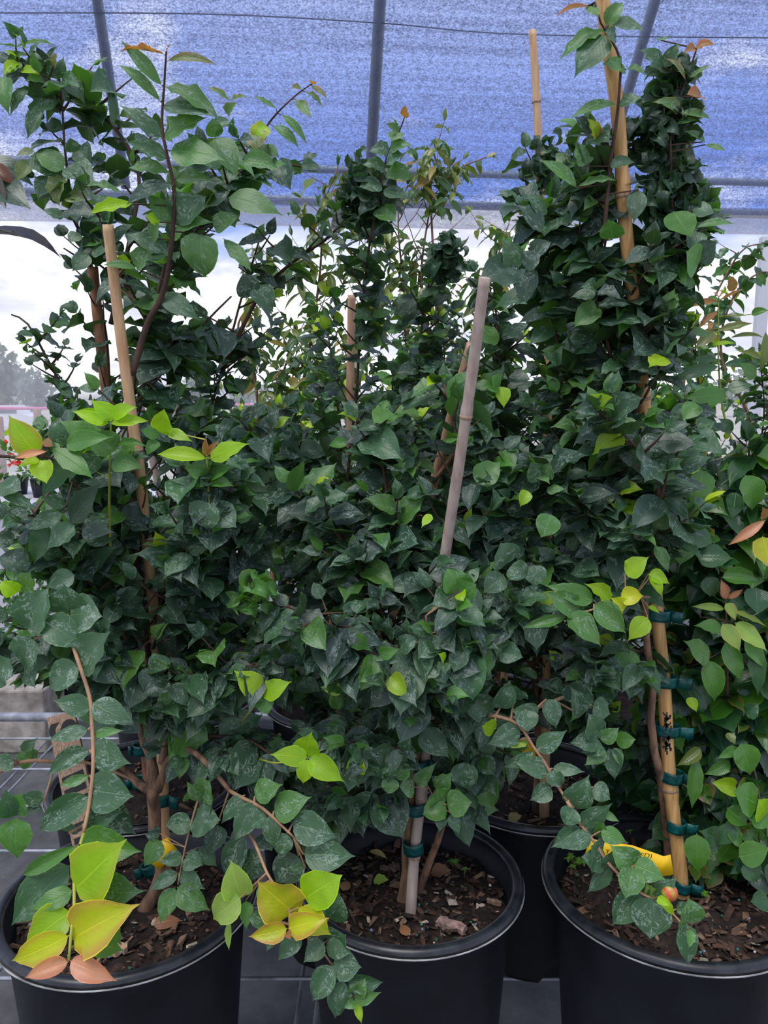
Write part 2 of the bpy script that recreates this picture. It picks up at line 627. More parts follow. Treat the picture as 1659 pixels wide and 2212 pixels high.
pipe_thing(ext(on_cloth(210, 0, -0.04), on_cloth(252, 275, -0.04), 2.2, 0.55), 0.028, 'grey hoop pipe slanting behind the tall leafy shoot at left of the shade cloth')
pipe_thing(ext(on_cloth(821, 0, -0.04), on_cloth(804, 300, -0.04), 2.0, 0.45), 0.033, 'grey hoop pipe in the middle of the blue shade cloth')
pipe_thing(ext(on_cloth(1415, 0, -0.04), on_cloth(1362, 180, -0.04), 3.0, 1.4), 0.030, 'grey hoop pipe slanting behind the tallest bamboo stake at right')
pipe_thing(ext(on_cloth(40, 346, -0.075), on_cloth(1620, 394, -0.075), 0.6, 0.6), 0.022, 'upper horizontal grey purlin pipe across the shade cloth')
pipe_thing(ext(on_cloth(60, 415, -0.09), on_cloth(1640, 463, -0.09), 0.6, 0.6), 0.026, 'lower horizontal grey pipe just above the cloth hem')
m = MB()
m.tube(smooth_path([on_cloth(-200, 28, -0.012), on_cloth(420, 30, -0.012), on_cloth(820, 50, -0.012), on_cloth(1150, 75, -0.012), on_cloth(1900, 84, -0.012)], 0.1), 0.0035, 5)
tag(m.build('support_cable', M['tyre']), 'thin dark cable sagging across the top of the blue cloth', 'cable')
b0 = P(1652, 560, wall_y(2.7) - 0.05)
m = MB(); m.box((b0.x, b0.y, (GZ + 2.0) / 2), (0.07, 0.05, 2.0 - GZ))
tag(m.build('wall_post', M['white'], smooth=False), 'pale upright post against the plastic wall at the far right', 'post')

# bench of welded wire, pots stand on it at z = 0
bench = empty('wire_bench', (0, 1.3, 0), 'long wire mesh nursery bench under all the potted shrubs', 'bench')
m = MB()
for k in range(9):
    y = 0.62 + 0.187 * k
    m.tube([(-1.6, y, -0.008), (1.6, y, -0.008)], 0.0035, 6)
for x in np.arange(-1.54, 1.6, 0.28):
    for dx in (0, 0.03):
        m.tube([(x + dx, 0.55, -0.015), (x + dx, 2.32, -0.015)], 0.0035, 6)
m.build('wire_mesh', M['wire'], bench)
m = MB()
for y in (0.55, 2.32):
    m.tube([(-1.6, y, -0.03), (1.6, y, -0.03)], 0.015, 8)
for x in (-1.6, 1.6):
    m.tube([(x, 0.55, -0.03), (x, 2.32, -0.03)], 0.015, 8)
m.build('frame', M['wire'], bench)
for x in (-1.5, 1.5):
    for y in (0.6, 2.28):
        m = MB(); m.tube([(x, y, GZ), (x, y, -0.03)], 0.016, 8)
        m.build('leg', M['wire'], bench)

for (px, py, sx) in ((36, 1628, 0.2),):
    c = on_z(px, py, GZ)
    bl = MB(); bl.box((c.x, c.y + 0.1, GZ + 0.13), (0.24, 0.2, 0.26))
    o = bl.build('concrete_block', M['concrete'], smooth=False)
    tag(o, 'weathered grey concrete block under the wire bench at left', 'concrete block')
    bv = o.modifiers.new('bevel', 'BEVEL'); bv.width = 0.008; bv.segments = 2

# ------------------------------------------------------------------ leaves
LT = {}


def make_templates():
    def prof(kind):
        if kind == 'ovate':
            T = [0, .03, .07, .15, .26, .40, .54, .68, .80, .90, 1.0]
            W = [.010, .014, .125, .235, .298, .305, .268, .195, .100, .030, .0]
        elif kind == 'round':
            T = [0, .03, .07, .15, .28, .42, .58, .72, .84, .93, 1.0]
            W = [.010, .014, .17, .30, .375, .385, .345, .255, .135, .038, .0]
        elif kind == 'long':
            T = [0, .04, .08, .18, .32, .46, .60, .74, .85, .93, 1.0]
            W = [.008, .010, .05, .11, .165, .185, .165, .115, .06, .02, .0]
        elif kind == 'low':
            T = [0, .08, .35, .65, 1.0]
            W = [.01, .10, .25, .19, .0]
        elif kind == 'lowlong':
            T = [0, .08, .35, .65, 1.0]
            W = [.01, .05, .17, .13, .0]
        return T, W
    for kind, nv in (('ovate', 12), ('round', 10), ('long', 8), ('curl', 6), ('low', 6), ('lowlong', 6)):
        for v in range(nv):
            r = random.Random(hash((kind == 'x', nv, v)) % 1000 + len(kind) * 17 + v * 131)
            T, W = prof('ovate' if kind == 'curl' else kind)
            fold = r.uniform(0.03, 0.40)
            bend = r.uniform(0.05, 0.95)
            tipd = r.uniform(0.0, 0.8)
            wav = r.uniform(0.0, 0.075)
            wf = r.uniform(2.0, 5.0)
            cup = r.uniform(-0.15, 0.3)
            side = r.uniform(-0.25, 0.25)
            ws = r.uniform(0.88, 1.15)
            if kind == 'curl':
                bend = r.uniform(2.0, 3.6); fold = r.uniform(0.4, 0.9); side = r.uniform(-0.9, 0.9)
            S = (-1, -.5, 0, .5, 1) if kind not in ('low', 'lowlong') else (-1, 0, 1)
            V = []; UV = []
            y = z = x0 = 0.0
            pt = 0.0
            for i, (t, ww) in enumerate(zip(T, W)):
                th = 0.12 - bend * t - tipd * max(0, t - .6) * 1.5
                dt = t - pt
                y += math.cos(th) * dt; z += math.sin(th) * dt; x0 += side * t * dt
                pt = t
                for s in S:
                    xx = ww * s * ws
                    h = fold * abs(xx) + cup * xx * xx * 3 + wav * abs(s) * math.sin(wf * 2 * math.pi * t + (0 if s > 0 else 1.7)) * min(1, ww * 5)
                    V.append((x0 + xx * (1 - fold * 0.15), y - math.sin(th) * h, z + math.cos(th) * h))
                    UV.append((s * 0.5 + 0.5, t))
            ns = len(S)
            Q = [(i * ns + j, i * ns + j + 1, (i + 1) * ns + j + 1, (i + 1) * ns + j) for i in range(len(T) - 1) for j in range(ns - 1)]
            LT.setdefault(kind, []).append((np.array(V), np.array(Q), np.array(UV)))


make_templates()


class Foliage:
    """gathers leaves; builds ONE mesh"""
    def __init__(s):
        s.L = []

    def add(s, base, axis, normal, length, width=1.0, col=(0.02, 0.055, 0.025), aux=(0, 1), kind='ovate', var=None):
        y = Vector(axis).normalized()
        z = Vector(normal)
        z = z - y * z.dot(y)
        if z.length < 1e-4:
            z = y.orthogonal()
        z.normalize()
        x = y.cross(z)
        s.L.append((tuple(base), tuple(x), tuple(y), tuple(z), length, width, col, aux, kind,
                    var if var is not None else random.randrange(len(LT[kind])), random.random()))

    def build(s, name, mat, parent):
        if not s.L:
            return None
        Vs = []; Qs = []; Us = []; As = []; Bs = []
        off = 0
        for (b, x, y, z, ln, wd, col, aux, kind, var, seed) in s.L:
            V, Q, U = LT[kind][var]
            R = np.array([np.array(x) * wd, y, z]) * ln
            Vs.append(V @ R + np.array(b)); Qs.append(Q + off); Us.append(U)
            n = len(V)
            As.append(np.tile(np.array([col[0], col[1], col[2], seed]), (n, 1)))
            Bs.append(np.tile(np.array([aux[0], aux[1], 0, 1.0]), (n, 1)))
            off += n
        return link(name, None, None, mat, parent, fast=(np.vstack(Vs), np.vstack(Qs), np.vstack(Us), np.vstack(As), np.vstack(Bs)))


def jit(c, a=0.25):
    k = 1 + random.uniform(-a, a)
    return tuple(max(0, v * k * (1 + random.uniform(-a, a) * 0.35)) for v in c)


DARK = (0.014, 0.048, 0.026)
MIDG = (0.026, 0.090, 0.030)
GREEN = (0.055, 0.165, 0.022)
LIME = (0.260, 0.450, 0.012)
PALE = (0.270, 0.420, 0.090)
OLIVE = (0.110, 0.155, 0.030)
YELL = (0.45, 0.50, 0.015)
PINK = (0.58, 0.27, 0.18)
COPPER = (0.27, 0.14, 0.055)


def pal_dark(a):
    """a = 0 at the twig's base, 1 at its tip"""
    r = random.random()
    if a > 0.9 and r < 0.035:
        return jit(LIME), (0.2, 0.1)
    if r < 0.10 + 0.10 * a:
        return jit(GREEN), (0, 0.5)
    if r < 0.38 + 0.2 * a:
        return jit(MIDG), (0, 0.9)
    return jit(DARK, 0.3), (0, 1)


def pal_light(a):
    r = random.random()
    if a > 0.8 and r < 0.35:
        return jit(LIME), (0.5, 0)
    if r < 0.4:
        return jit(GREEN), (0, 0.3)
    return jit(MIDG), (0, 0.6)


def pal_mid(a):
    return pal_dark(a) if random.random() < 0.6 else pal_light(a)  # third row: lighter leaf colours mixed in for light shining through


def pal_gloss(a):
    r = random.random()
    if a > 0.85 and r < 0.25:
        return jit(GREEN), (0.6, 0)
    if r < 0.25:
        return jit(GREEN), (0, 0)
    if r < 0.6:
        return jit(MIDG), (0, 0)
    return jit(DARK), (0, 0)


def pal_olive(a):
    r = random.random()
    if r < 0.05:
        return jit((0.22, 0.18, 0.05)), (0.1, 0)
    if r < 0.5:
        return jit(OLIVE), (0, 0)
    return jit((0.045, 0.11, 0.03)), (0, 0)


def inpoly(x, y, poly):
    c = False
    j = len(poly) - 1
    for i in range(len(poly)):
        xi, yi = poly[i]; xj, yj = poly[j]
        if (yi > y) != (yj > y) and x < (xj - xi) * (y - yi) / (yj - yi) + xi:
            c = not c
        j = i
    return c


# places the shrubs leave open (seen from the aisle)
OPEN = [
    [(-40, 440), (120, 440), (150, 560), (150, 640), (40, 700), (20, 780), (100, 800), (110, 880), (60, 900), (-40, 900)],
    [(-40, 945), (75, 950), (110, 1060), (90, 1110), (-40, 1060)],
    [(-40, 1540), (150, 1540), (200, 1640), (150, 2000), (-40, 2300)],
    [(-40, 2000), (0, 1990), (40, 2070), (300, 2110), (540, 1980), (545, 1900), (700, 1850), (800, 1790), (1060, 1790), (1130, 1900), (1170, 1900),
     (1200, 1800), (1480, 1830), (1530, 1880), (1700, 2050), (1700, 2300), (-40, 2300)],
    [(300, 1800), (520, 1860), (540, 1990), (300, 2100), (160, 2000), (240, 1850)],
    [(440, 470), (530, 480), (520, 620), (520, 700), (440, 700), (430, 560)],
    [(1060, 1690), (1200, 1690), (1220, 1900), (1060, 1810)],
    [(820, 470), (900, 440), (905, 480), (1010, 470), (1030, 520), (1060, 560), (1000, 530), (900, 520)],
]


def is_open(p, extra=()):
    x, y = to_px(p)
    for q in OPEN:
        if inpoly(x, y, q):
            return True
    for q in extra:
        if inpoly(x, y, q):
            return True
    return False


# canes and stems that stay in view: leaves in front of them were brushed aside
CLEAR = [
    (1.04, 24, [(233, 470), (258, 700), (285, 900), (302, 1020), (322, 1220), (345, 1450)]),
    (1.25, 16, [(200, 565), (217, 740), (236, 900), (250, 1000)]),
    (1.75, 17, [(760, 625), (757, 800), (753, 990)]),
    (1.15, 20, [(1018, 730), (985, 860), (930, 1065)]),
    (1.3, 32, [(845, 1320), (815, 1440), (797, 1490)]),
    (0.95, 26, [(1047, 590), (1022, 790), (992, 1000), (972, 1130), (948, 1290)]),
    (1.0, 27, [(930, 1530), (912, 1700), (895, 1850)]),
    (0.98, 26, [(1320, 0), (1335, 250), (1352, 540)]),
    (0.99, 34, [(1405, 1230), (1420, 1400), (1430, 1640), (1460, 1900)]),
    (1.06, 16, [(1382, 815), (1398, 960)]),
    (1.5, 20, [(1172, 1390), (1175, 1560)]),
    (1.25, 22, [(1150, 50), (1158, 200), (1166, 400)]),
    (1.6, 14, [(322, 960), (362, 1130)]),
    (0.99, 24, [(335, 1640), (330, 1800)]),
]


SPARSE = [
    ([(-40, 80), (330, 80), (330, 620), (-40, 620)], 0.30),
    ([(440, 440), (760, 440), (740, 620), (640, 640), (620, 880), (450, 880)], 0.45),
    ([(580, 300), (780, 300), (780, 560), (580, 560)], 0.5),
    ([(860, 440), (1060, 440), (1060, 640), (860, 640)], 0.5),
]


def clears(p, mid):
    if 0.9 < mid.y < 2.3:
        x, y = to_px(mid)
        for pl, pr in SPARSE:
            if random.random() < pr and inpoly(x, y, pl):
                return True
    if random.random() < 0.12:
        return False
    for Y, hw, pl in CLEAR:
        if mid.y > Y:
            continue
        for q in (p, mid):
            x, y = to_px(q)
            if y < pl[0][1] or y > pl[-1][1]:
                continue
            for (x0, y0), (x1, y1) in zip(pl, pl[1:]):
                if y0 <= y <= y1:
                    if abs(x - (x0 + (x1 - x0) * (y - y0) / max(1, y1 - y0))) < hw:
                        return True
    return False


UP = Vector((0, 0, 1))


def rnd_dir():
    while True:
        v = Vector((random.uniform(-1, 1), random.uniform(-1, 1), random.uniform(-1, 1)))
        if 0.05 < v.length < 1:
            return v.normalized()


def leafy(path, fol, spacing, size, pal, start=0.15, droop=0.3, kind='ovate', up=0.75, out=None, skip=0.06, width=1.0, tip=True, check=True):
    """opposite leaf pairs along a path"""
    if len(path) < 2:
        return
    seg = [(path[i + 1] - path[i]).length for i in range(len(path) - 1)]
    tot = sum(seg)
    t0 = (path[min(2, len(path) - 1)] - path[0]).normalized()
    A = t0.cross(UP)
    if A.length < 0.2:
        A = t0.cross(Vector((1, 0.3, 0)))
    A.normalize()
    d = tot * start
    k = random.randrange(2)
    while d <= tot + 1e-6:
        acc = 0
        for i, s_ in enumerate(seg):
            if acc + s_ >= d or i == len(seg) - 1:
                f = (d - acc) / max(s_, 1e-6)
                p = path[i].lerp(path[i + 1], min(1, f))
                T = (path[i + 1] - path[i]).normalized()
                break
            acc += s_
        a = d / tot
        A = (A - T * A.dot(T)).normalized()
        B = T.cross(A)
        s_dir = A if k % 2 == 0 else (B * 0.55 + A * 0.75).normalized()
        k += 1
        sz = size * (1.0 - 0.45 * max(0, a - 0.6) / 0.4) * random.uniform(0.72, 1.15)
        for sg in (-1, 1):
            if random.random() < skip:
                continue
            c, aux = pal(a)
            ax = s_dir * sg * 0.85 + T * 0.45 + Vector((0, 0, -droop)) + rnd_dir() * 0.28
            nz = UP * up + (out or Vector((0, -1, 0))) * 0.55 + rnd_dir() * 0.45
            pp = p + ax.normalized() * sz * 0.6
            if check and (is_open(pp) or is_open(p) or clears(p, pp)):
                continue
            rk = kind == 'ovate' and random.random() < 0.35
            fol.add(p, ax, nz, sz, width * random.uniform(0.85, 1.12), c, aux, 'round' if rk else kind)
        d += spacing * random.uniform(0.75, 1.25) * (1.0 - 0.35 * a)
    if tip:
        for _ in range(2):
            c, aux = pal(1.0)
            if check and is_open(path[-1]):
                continue
            fol.add(path[-1], T + rnd_dir() * 0.5, UP * 0.6 + Vector((0, -0.6, 0)) + rnd_dir() * 0.4, size * 0.5, 1, c, aux, kind)


def grow(plant, pts, r0, r1, L=(0.06, 0.14), n=14, size=0.050, pal=pal_dark, t0=0.1, t1=1.0, lean=(0, 0, 0.35), kind='ovate', spacing=0.024,
         mat='leaf', bark='twig', droop=0.3, check=True, flat=1.0, label=None, fwd=0.0, centre=None, twsides=6, leafmain=0.5, shrink=0.55, thin=0.62):
    """one branch of a shrub: its wood is the part, its foliage a sub-part"""
    n = int(n * 0.80)
    size *= 1.16
    spacing *= 1.1
    path = smooth_path(pts)
    N = len(path)
    wood = MB()
    wood.tube(path, [r0 + (r1 - r0) * (i / (N - 1)) ** 0.8 for i in range(N)], 7)
    fol = Foliage()
    for k in range(n):
        a = t0 + (t1 - t0) * (k + random.random()) / n
        i = min(N - 2, int(a * (N - 1)))
        p = path[i]
        if thin < 1 and p.z > 0.98 and random.random() > (thin if p.z < 1.22 else thin * 0.85):
            continue
        T = (path[i + 1] - path[i]).normalized()
        ang = k * 2.4 + random.uniform(-0.5, 0.5)
        side = Vector((math.cos(ang), math.sin(ang) * flat, 0))
        if fwd:
            side.y -= fwd
        if centre is not None:
            o = p - Vector(centre); o.z = 0
            if o.length > 0.02:
                side += o.normalized() * 0.6
        d = (side.normalized() * 1.0 + T * 0.45 + Vector(lean) + rnd_dir() * 0.25).normalized()
        ln = random.uniform(*L) * (1 - shrink * a)
        tw = [p]
        q = p.copy()
        steps = max(3, int(ln / 0.02))
        for s_ in range(steps):
            q = q + d * (ln / steps)
            d = (d + Vector((0, 0, 0.07)) + rnd_dir() * 0.13).normalized()
            tw.append(q.copy())
        if check and is_open(tw[-1]) and is_open(tw[len(tw) // 2]):
            continue
        rr = min(r0, 0.0022)
        wood.tube(tw, [rr * (1 - 0.6 * j / steps) for j in range(len(tw))], 4, caps=False)
        leafy(tw, fol, spacing, size, pal, 0.12, droop, kind, out=side.normalized() * 0.6 + Vector((0, -0.5, 0)), check=check)
    if leafmain:
        cut = path[int(N * (1 - leafmain)):]
        leafy(cut, fol, spacing * 1.05, size, pal, 0.02, droop * 0.6, kind, check=check)
    b = wood.build('branch', M[bark], plant)
    if label:
        b['label'] = label
    fol.build('foliage', M[mat], b)
    return b


# ------------------------------------------------------------------ shrub-in-a-pot builder
def pot_parts(root, x, y, r=0.165, h=0.30, nr=72):
    b = MB()
    ir = r - 0.010
    prof = [(r * 0.60, 0.004), (r * 0.785, 0.004), (r * 0.80, 0.012), (r * 0.82, 0.05), (r * 0.915, h - 0.04), (r * 0.93, h - 0.036), (r * 0.945, h - 0.008),
            (ir, h - 0.008), (ir - 0.003, h - 0.022), (ir - 0.006, h - 0.024), (ir - 0.008, h - 0.04), (ir - 0.013, h - 0.043), (r * 0.80, h - 0.09)]

    def fn(j, a, rr, zz):
        if j in (0, 1):
            notch = 0.5 + 0.5 * math.sin(a * 6 + 0.7)
            zz = 0.0 if notch > 0.35 else 0.014
        if j in (1, 2, 3, 4):
            rr *= 1 + 0.004 * math.sin(a * 2 + 1)
        return rr, zz
    b.lathe((x, y, 0), prof, nr, fn)
    b.build('pot', M['pot'], root)
    rm = MB()
    # rolled lip: a flat-topped ring, its edge highlight painted as a strip below
    ring = []
    for k in range(10):
        a = 2 * math.pi * k / 10
        ring.append((r - 0.004 + 0.0085 * math.cos(a), h - 0.006 + 0.0068 * math.sin(a)))
    ring.append(ring[0])
    rm.lathe((x, y, 0), ring, nr)
    o = rm.build('rim', M['rim'], root)
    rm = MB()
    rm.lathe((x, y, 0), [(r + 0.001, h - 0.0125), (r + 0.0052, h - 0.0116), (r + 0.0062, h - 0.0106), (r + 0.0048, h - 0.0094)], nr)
    rm.build('rim_glint', M['rim_glint'], root)['label'] = 'pale painted highlight along the lower edge of the rim'
    # soil
    v = []; f = []
    R = r * 0.88
    nrg, ns = 22, 56
    zc = h - 0.042
    v.append((x, y, zc + 0.006))
    for i in range(1, nrg + 1):
        for k in range(ns):
            a = 2 * math.pi * k / ns
            rr = R * i / nrg
            px_, py_ = x + rr * math.cos(a), y + rr * math.sin(a)
            z = zc + 0.006 * mnoise.noise(Vector((px_, py_, 3)) * 18) + 0.004 * mnoise.noise(Vector((px_, py_, 1)) * 70) + 0.004 * (1 - i / nrg)
            v.append((px_, py_, z))
    for k in range(ns):
        f.append((0, 1 + k, 1 + (k + 1) % ns))
    for i in range(nrg - 1):
        for k in range(ns):
            a = 1 + i * ns + k; b2 = 1 + i * ns + (k + 1) % ns
            f.append((a, a + ns, b2 + ns, b2))
    link('soil', v, f, M['soil'], root)
    return zc


CH = [(0.07, 0.035, 0.022), (0.10, 0.05, 0.03), (0.16, 0.09, 0.055), (0.30, 0.19, 0.12), (0.04, 0.022, 0.016), (0.03, 0.02, 0.015), (0.06, 0.03, 0.02), (0.62, 0.52, 0.40)]


def chips(root, x, y, r, zc, n, seed):
    """bark chips and crumbs lying on the soil: too many to count"""
    R = random.Random(seed)
    m = MB()
    from mathutils import Euler
    for i in range(n):
        a = R.uniform(0, 6.283); rr = r * 0.86 * math.sqrt(R.random())
        s = R.choice((0.0022, 0.0028, 0.0035, 0.0045, 0.006, 0.010))
        c = (x + rr * math.cos(a), y + rr * math.sin(a), zc + 0.004 + R.uniform(-.001, .004))
        col = R.choice(CH[:7]) if R.random() < 0.965 else CH[7]
        k = R.uniform(0.45, 1.15)
        rot = Euler((R.uniform(-.5, .5), R.uniform(-.5, .5), R.uniform(0, 6.28))).to_matrix()
        b = len(m.v)
        m.box(c, (s * R.uniform(1, 2.4), s * R.uniform(0.35, 0.8), s * R.uniform(0.12, 0.35)), rot, tuple(q * k for q in col) + (1,))
        for q in range(b, len(m.v)):
            m.v[q] += Vector((R.uniform(-1, 1), R.uniform(-1, 1), R.uniform(-.4, .4))) * s * 0.22
    o = m.build('bark_chips', M['chip'], root, smooth=False, attr=True)
    o['kind'] = 'stuff'
    # slow-release pellets
    if n > 500:
        g2 = MB()
        for i in range(34):
            a = R.uniform(0, 6.283); rr = r * 0.82 * math.sqrt(R.random())
            c = Vector((x + rr * math.cos(a), y + rr * math.sin(a), zc + 0.007))
            col = R.choice(((0.02, 0.16, 0.11, 1), (0.05, 0.25, 0.2, 1), (0.25, 0.35, 0.6, 1), (0.8, 0.8, 0.8, 1)))
            rad = R.uniform(0.0012, 0.0022)
            g2.tube([c - Vector((0, 0, rad)), c - Vector((0, 0, rad * .6)), c, c + Vector((0, 0, rad * .6)), c + Vector((0, 0, rad))],
                    [rad * .2, rad * .8, rad, rad * .8, rad * .2], 8, col=col)
        o = g2.build('fertiliser_pellets', M['chip'], root, attr=True)
        o['kind'] = 'stuff'


STK = {}


def rooted(pts, z=0.25):
    """pts = (px, py, Y) from the soil upward: moves the foot onto the soil, the shift fading out towards the top"""
    p0 = on_z(pts[0][0], pts[0][1], z)
    dy = p0.y - pts[0][2]
    n = len(pts) - 1
    y0, y1 = pts[0][1], pts[-1][1]
    out = []
    for (x, y, Y) in pts:
        f = (y0 - y) / max(1.0, (y0 - y1))
        out.append(P(x, y, Y + dy * (1 - min(1, max(0, f)))))
    return out


def stake(root, pts, r0, r1, mat, nodes=(), name='bamboo_stake', label=None, tip_open=True):
    """pts from the soil upward; r0 at the base, r1 at the top; nodes = fractions along it"""
    path = smooth_path(pts, 0.008)
    STK.setdefault(root.name, []).append(path)
    N = len(path)
    rad = []
    for i in range(N):
        a = i / (N - 1)
        r = r0 + (r1 - r0) * a
        r *= 1 + 0.015 * math.sin(i * 0.35)
        for nd in nodes:
            dd = abs(a - nd) * (N - 1)
            if dd < 1.2:
                r *= 1.13
            elif dd < 2.2:
                r *= 0.97
        rad.append(r)
    m = MB()
    m.tube(path, rad, 16)
    o = m.build(name, M[mat], root)
    if label: o['label'] = label
    for nd in nodes:
        k = MB()
        i = min(N - 2, max(1, int(nd * (N - 1))))
        T = (path[i + 1] - path[i - 1]).normalized()
        r = rad[i] * 1.0
        k.tube([path[i] - T * 0.0022, path[i] - T * 0.0008, path[i] + T * 0.0008, path[i] + T * 0.0022], [r * 1.0, r * 1.06, r * 1.06, r * 1.0], 16)
        k.build('node_ring', M['wood'], o)
    return o


def tie(root, px, py, Y, wpx, tail=30, ang=0.0, hpx=24, tailside=1):
    """green stretch tape wound round stem and stake, its stapled tail standing off"""
    best = min((q for pth in STK.get(root.name, [[P(px, py, Y)]]) for q in pth),
               key=lambda q: (to_px(q)[0] - px) ** 2 * 0.3 + (to_px(q)[1] - py) ** 2)
    Y = best.y - 0.002
    c = P(px, py, Y)
    s = (P(px + 1, py, Y) - c).x
    a_, hh = wpx * s / 2, hpx * s / 2
    m = MB()
    n = 28
    rot = lambda x, z: (x * math.cos(ang) - z * math.sin(ang), x * math.sin(ang) + z * math.cos(ang))
    b = len(m.v)
    for j, zz in enumerate((-hh, -hh * 0.5, hh * 0.5, hh)):
        for k in range(n):
            t = 2 * math.pi * k / n
            pinch = 1 - 0.10 * math.cos(2 * t)
            dx, dz = rot(a_ * math.cos(t), zz)
            m.v.append(c + Vector((dx, 0.0115 * math.sin(t) * pinch, dz)))
            m.c.append((1, 1, 1, 1))
    for j in range(3):
        for k in range(n):
            m.f.append((b + j * n + k, b + j * n + (k + 1) % n, b + (j + 1) * n + (k + 1) % n, b + (j + 1) * n + k))
    o = m.build('plant_tie', M['tie'], root)
    sm = o.modifiers.new('thickness', 'SOLIDIFY'); sm.thickness = 0.0008
    if tail:
        m = MB()
        L_ = tail * s
        b = len(m.v)
        ns = 8
        for i in range(ns + 1):
            f = i / ns
            for zz in (-hh, 0, hh):
                dx, dz = rot(tailside * (a_ * 0.9 + L_ * f), zz * (1 + 0.08 * f))
                m.v.append(c + Vector((dx, -0.004 - 0.004 * math.sin(f * 3) , dz - 0.002 * f * f)))
                m.c.append((1, 1, 1, 1))
        for i in range(ns):
            for j in range(2):
                k = b + i * 3 + j
                m.f.append((k, k + 1, k + 4, k + 3))
        q = m.build('tape_tail', M['tie'], o)
        sm = q.modifiers.new('thickness', 'SOLIDIFY'); sm.thickness = 0.0009
    return o


def trunk(root, pts, r0, r1, mat='bark', name='trunk'):
    path = smooth_path(pts, 0.01)
    N = len(path)
    m = MB()
    rad = [(r0 + (r1 - r0) * i / (N - 1)) * (1 + 0.08 * mnoise.noise(path[i] * 40)) * (1 + 0.35 * max(0, 1 - i / 3)) for i in range(N)]
    m.tube([p + Vector((mnoise.noise(p * 25), mnoise.noise(p * 25 + Vector((5, 5, 5))), 0)) * 0.003 for p in path], rad, 12)
    return m.build(name, M[mat], root)


def PP(pts):
    return [P(*p) for p in pts]


def hero(root, stem, leaves, sc=1.0, ox=0.0, oy=0.0, r0=0.0022, r1=0.0008, bark='twig', mat='leaf', name='branch', label=None, flabel=None, stemmat=None):
    """a shoot in front: stem = [(px,py,Y)...]; leaves = (bx,by,tx,ty,width,Y,colour[,edge[,resid[,dY]]]) in zoomed px"""
    path = smooth_path(PP(stem), 0.008)
    N = len(path)
    wood = MB()
    wood.tube(path, [r0 + (r1 - r0) * i / (N - 1) for i in range(N)], 8)
    fols = {}
    for lf in leaves:
        bx, by, tx, ty, wd, Y, c = lf[:7]
        edge = lf[7] if len(lf) > 7 else 0
        res = lf[8] if len(lf) > 8 else 1
        dY = lf[9] if len(lf) > 9 else -0.012
        bx, tx = bx / sc + ox, tx / sc + ox
        by, ty = by / sc + oy, ty / sc + oy
        wd = wd / sc
        b = P(bx, by, Y); t = P(tx, ty, Y + dY)
        # reach the stem with a short stalk when it is near
        near = min(path, key=lambda q: (q - b).length)
        if 0.004 < (near - b).length < 0.05:
            wood.tube([near, near.lerp(b, 0.6), b], [r1, r1 * 0.8, r1 * 0.7], 5, caps=False)
        ax = t - b
        ln = ax.length
        lnpx = math.hypot(tx - bx, ty - by)
        ar = wd / max(lnpx, 1)
        kind = 'ovate'
        base_ar = 0.61
        if ar > 0.72:
            kind, base_ar = 'round', 0.76
        elif ar < 0.36:
            kind, base_ar = 'long', 0.37
        nrm = Vector((random.uniform(-.25, .25), -1, 0.55 + random.uniform(-.2, .2)))
        v = random.choice([i for i in range(len(LT[kind]))])
        young = c in (LIME, YELL, PINK, PALE, COPPER)
        key = 'young_leaves' if young else 'foliage'
        fols.setdefault(key, Foliage()).add(b, ax, nrm, ln * 1.06, ar / base_ar * 1.06, jit(c, 0.10), (edge, res), kind, v)
    br = wood.build(name, M[stemmat or bark], root)
    if label: br['label'] = label
    for k, f in fols.items():
        o = f.build(k, M['young' if k == 'young_leaves' else mat], br)
        if k == 'young_leaves':
            o['label'] = flabel or 'bright lime new leaves'
    return br

# ------------------------------------------------------------------ the potted shrubs
G1 = 'potted shrubs on the wire bench'


def shrub(X, Y, label, r=0.165, nchips=0, name='potted_shrub'):
    root = empty(name, (X, Y, 0), label, 'potted plant', G1)
    zc = pot_parts(root, X, Y, r)
    if nchips:
        chips(root, X, Y, r, zc, nchips, int(X * 100) + 50)
    return root


# ---- A: front left, with the long pale stake and the bright hanging shoot
cA = Vector((-0.351, 0.975, 0))
A_ = shrub(cA.x, cA.y, 'front left potted shrub with an orange-tipped lime shoot hanging over its black rim', r=0.169, nchips=900)
ca = (cA.x, cA.y, 0)
stake(A_, rooted([(357, 1925, 0.98), (352, 1700, 0.985), (345, 1450, 0.97), (322, 1220, 0.96), (302, 1020, 0.95), (285, 900, 0.945), (258, 700, 0.94), (233, 485, 0.93)]), 0.0085, 0.0062, 'stake_tan', (0.30, 0.52, 0.72),
      label='long pale bamboo stake')
trunk(A_, rooted([(312, 1978, 0.93), (335, 1925, 0.935), (352, 1880, 0.94), (340, 1840, 0.945), (331, 1760, 0.95), (330, 1700, 0.95)]), 0.0095, 0.0080)
trunk(A_, PP([(330, 1712, 0.952), (330, 1660, 0.955), (318, 1620, 0.96), (300, 1570, 0.97), (285, 1480, 0.98), (262, 1340, 0.99), (250, 1200, 1.0)]), 0.0055, 0.003, name='branch')
trunk(A_, PP([(338, 1705, 0.952), (356, 1660, 0.94), (375, 1632, 0.925), (405, 1618, 0.91), (440, 1640, 0.895), (468, 1672, 0.885), (495, 1708, 0.875)]), 0.0052, 0.0028, name='branch')
trunk(A_, PP([(352, 1650, 0.95), (368, 1560, 0.96), (372, 1450, 0.97), (350, 1330, 0.98)]), 0.0048, 0.0035, name='branch')
trunk(A_, PP([(326, 1705, 0.955), (300, 1690, 0.965), (270, 1660, 0.97), (240, 1645, 0.96)]), 0.0055, 0.003, name='branch')
tie(A_, 343, 1724, 0.962, 50, 22, -0.12, 26)
tie(A_, 362, 1610, 0.975, 50, 26, 0.0, 26)
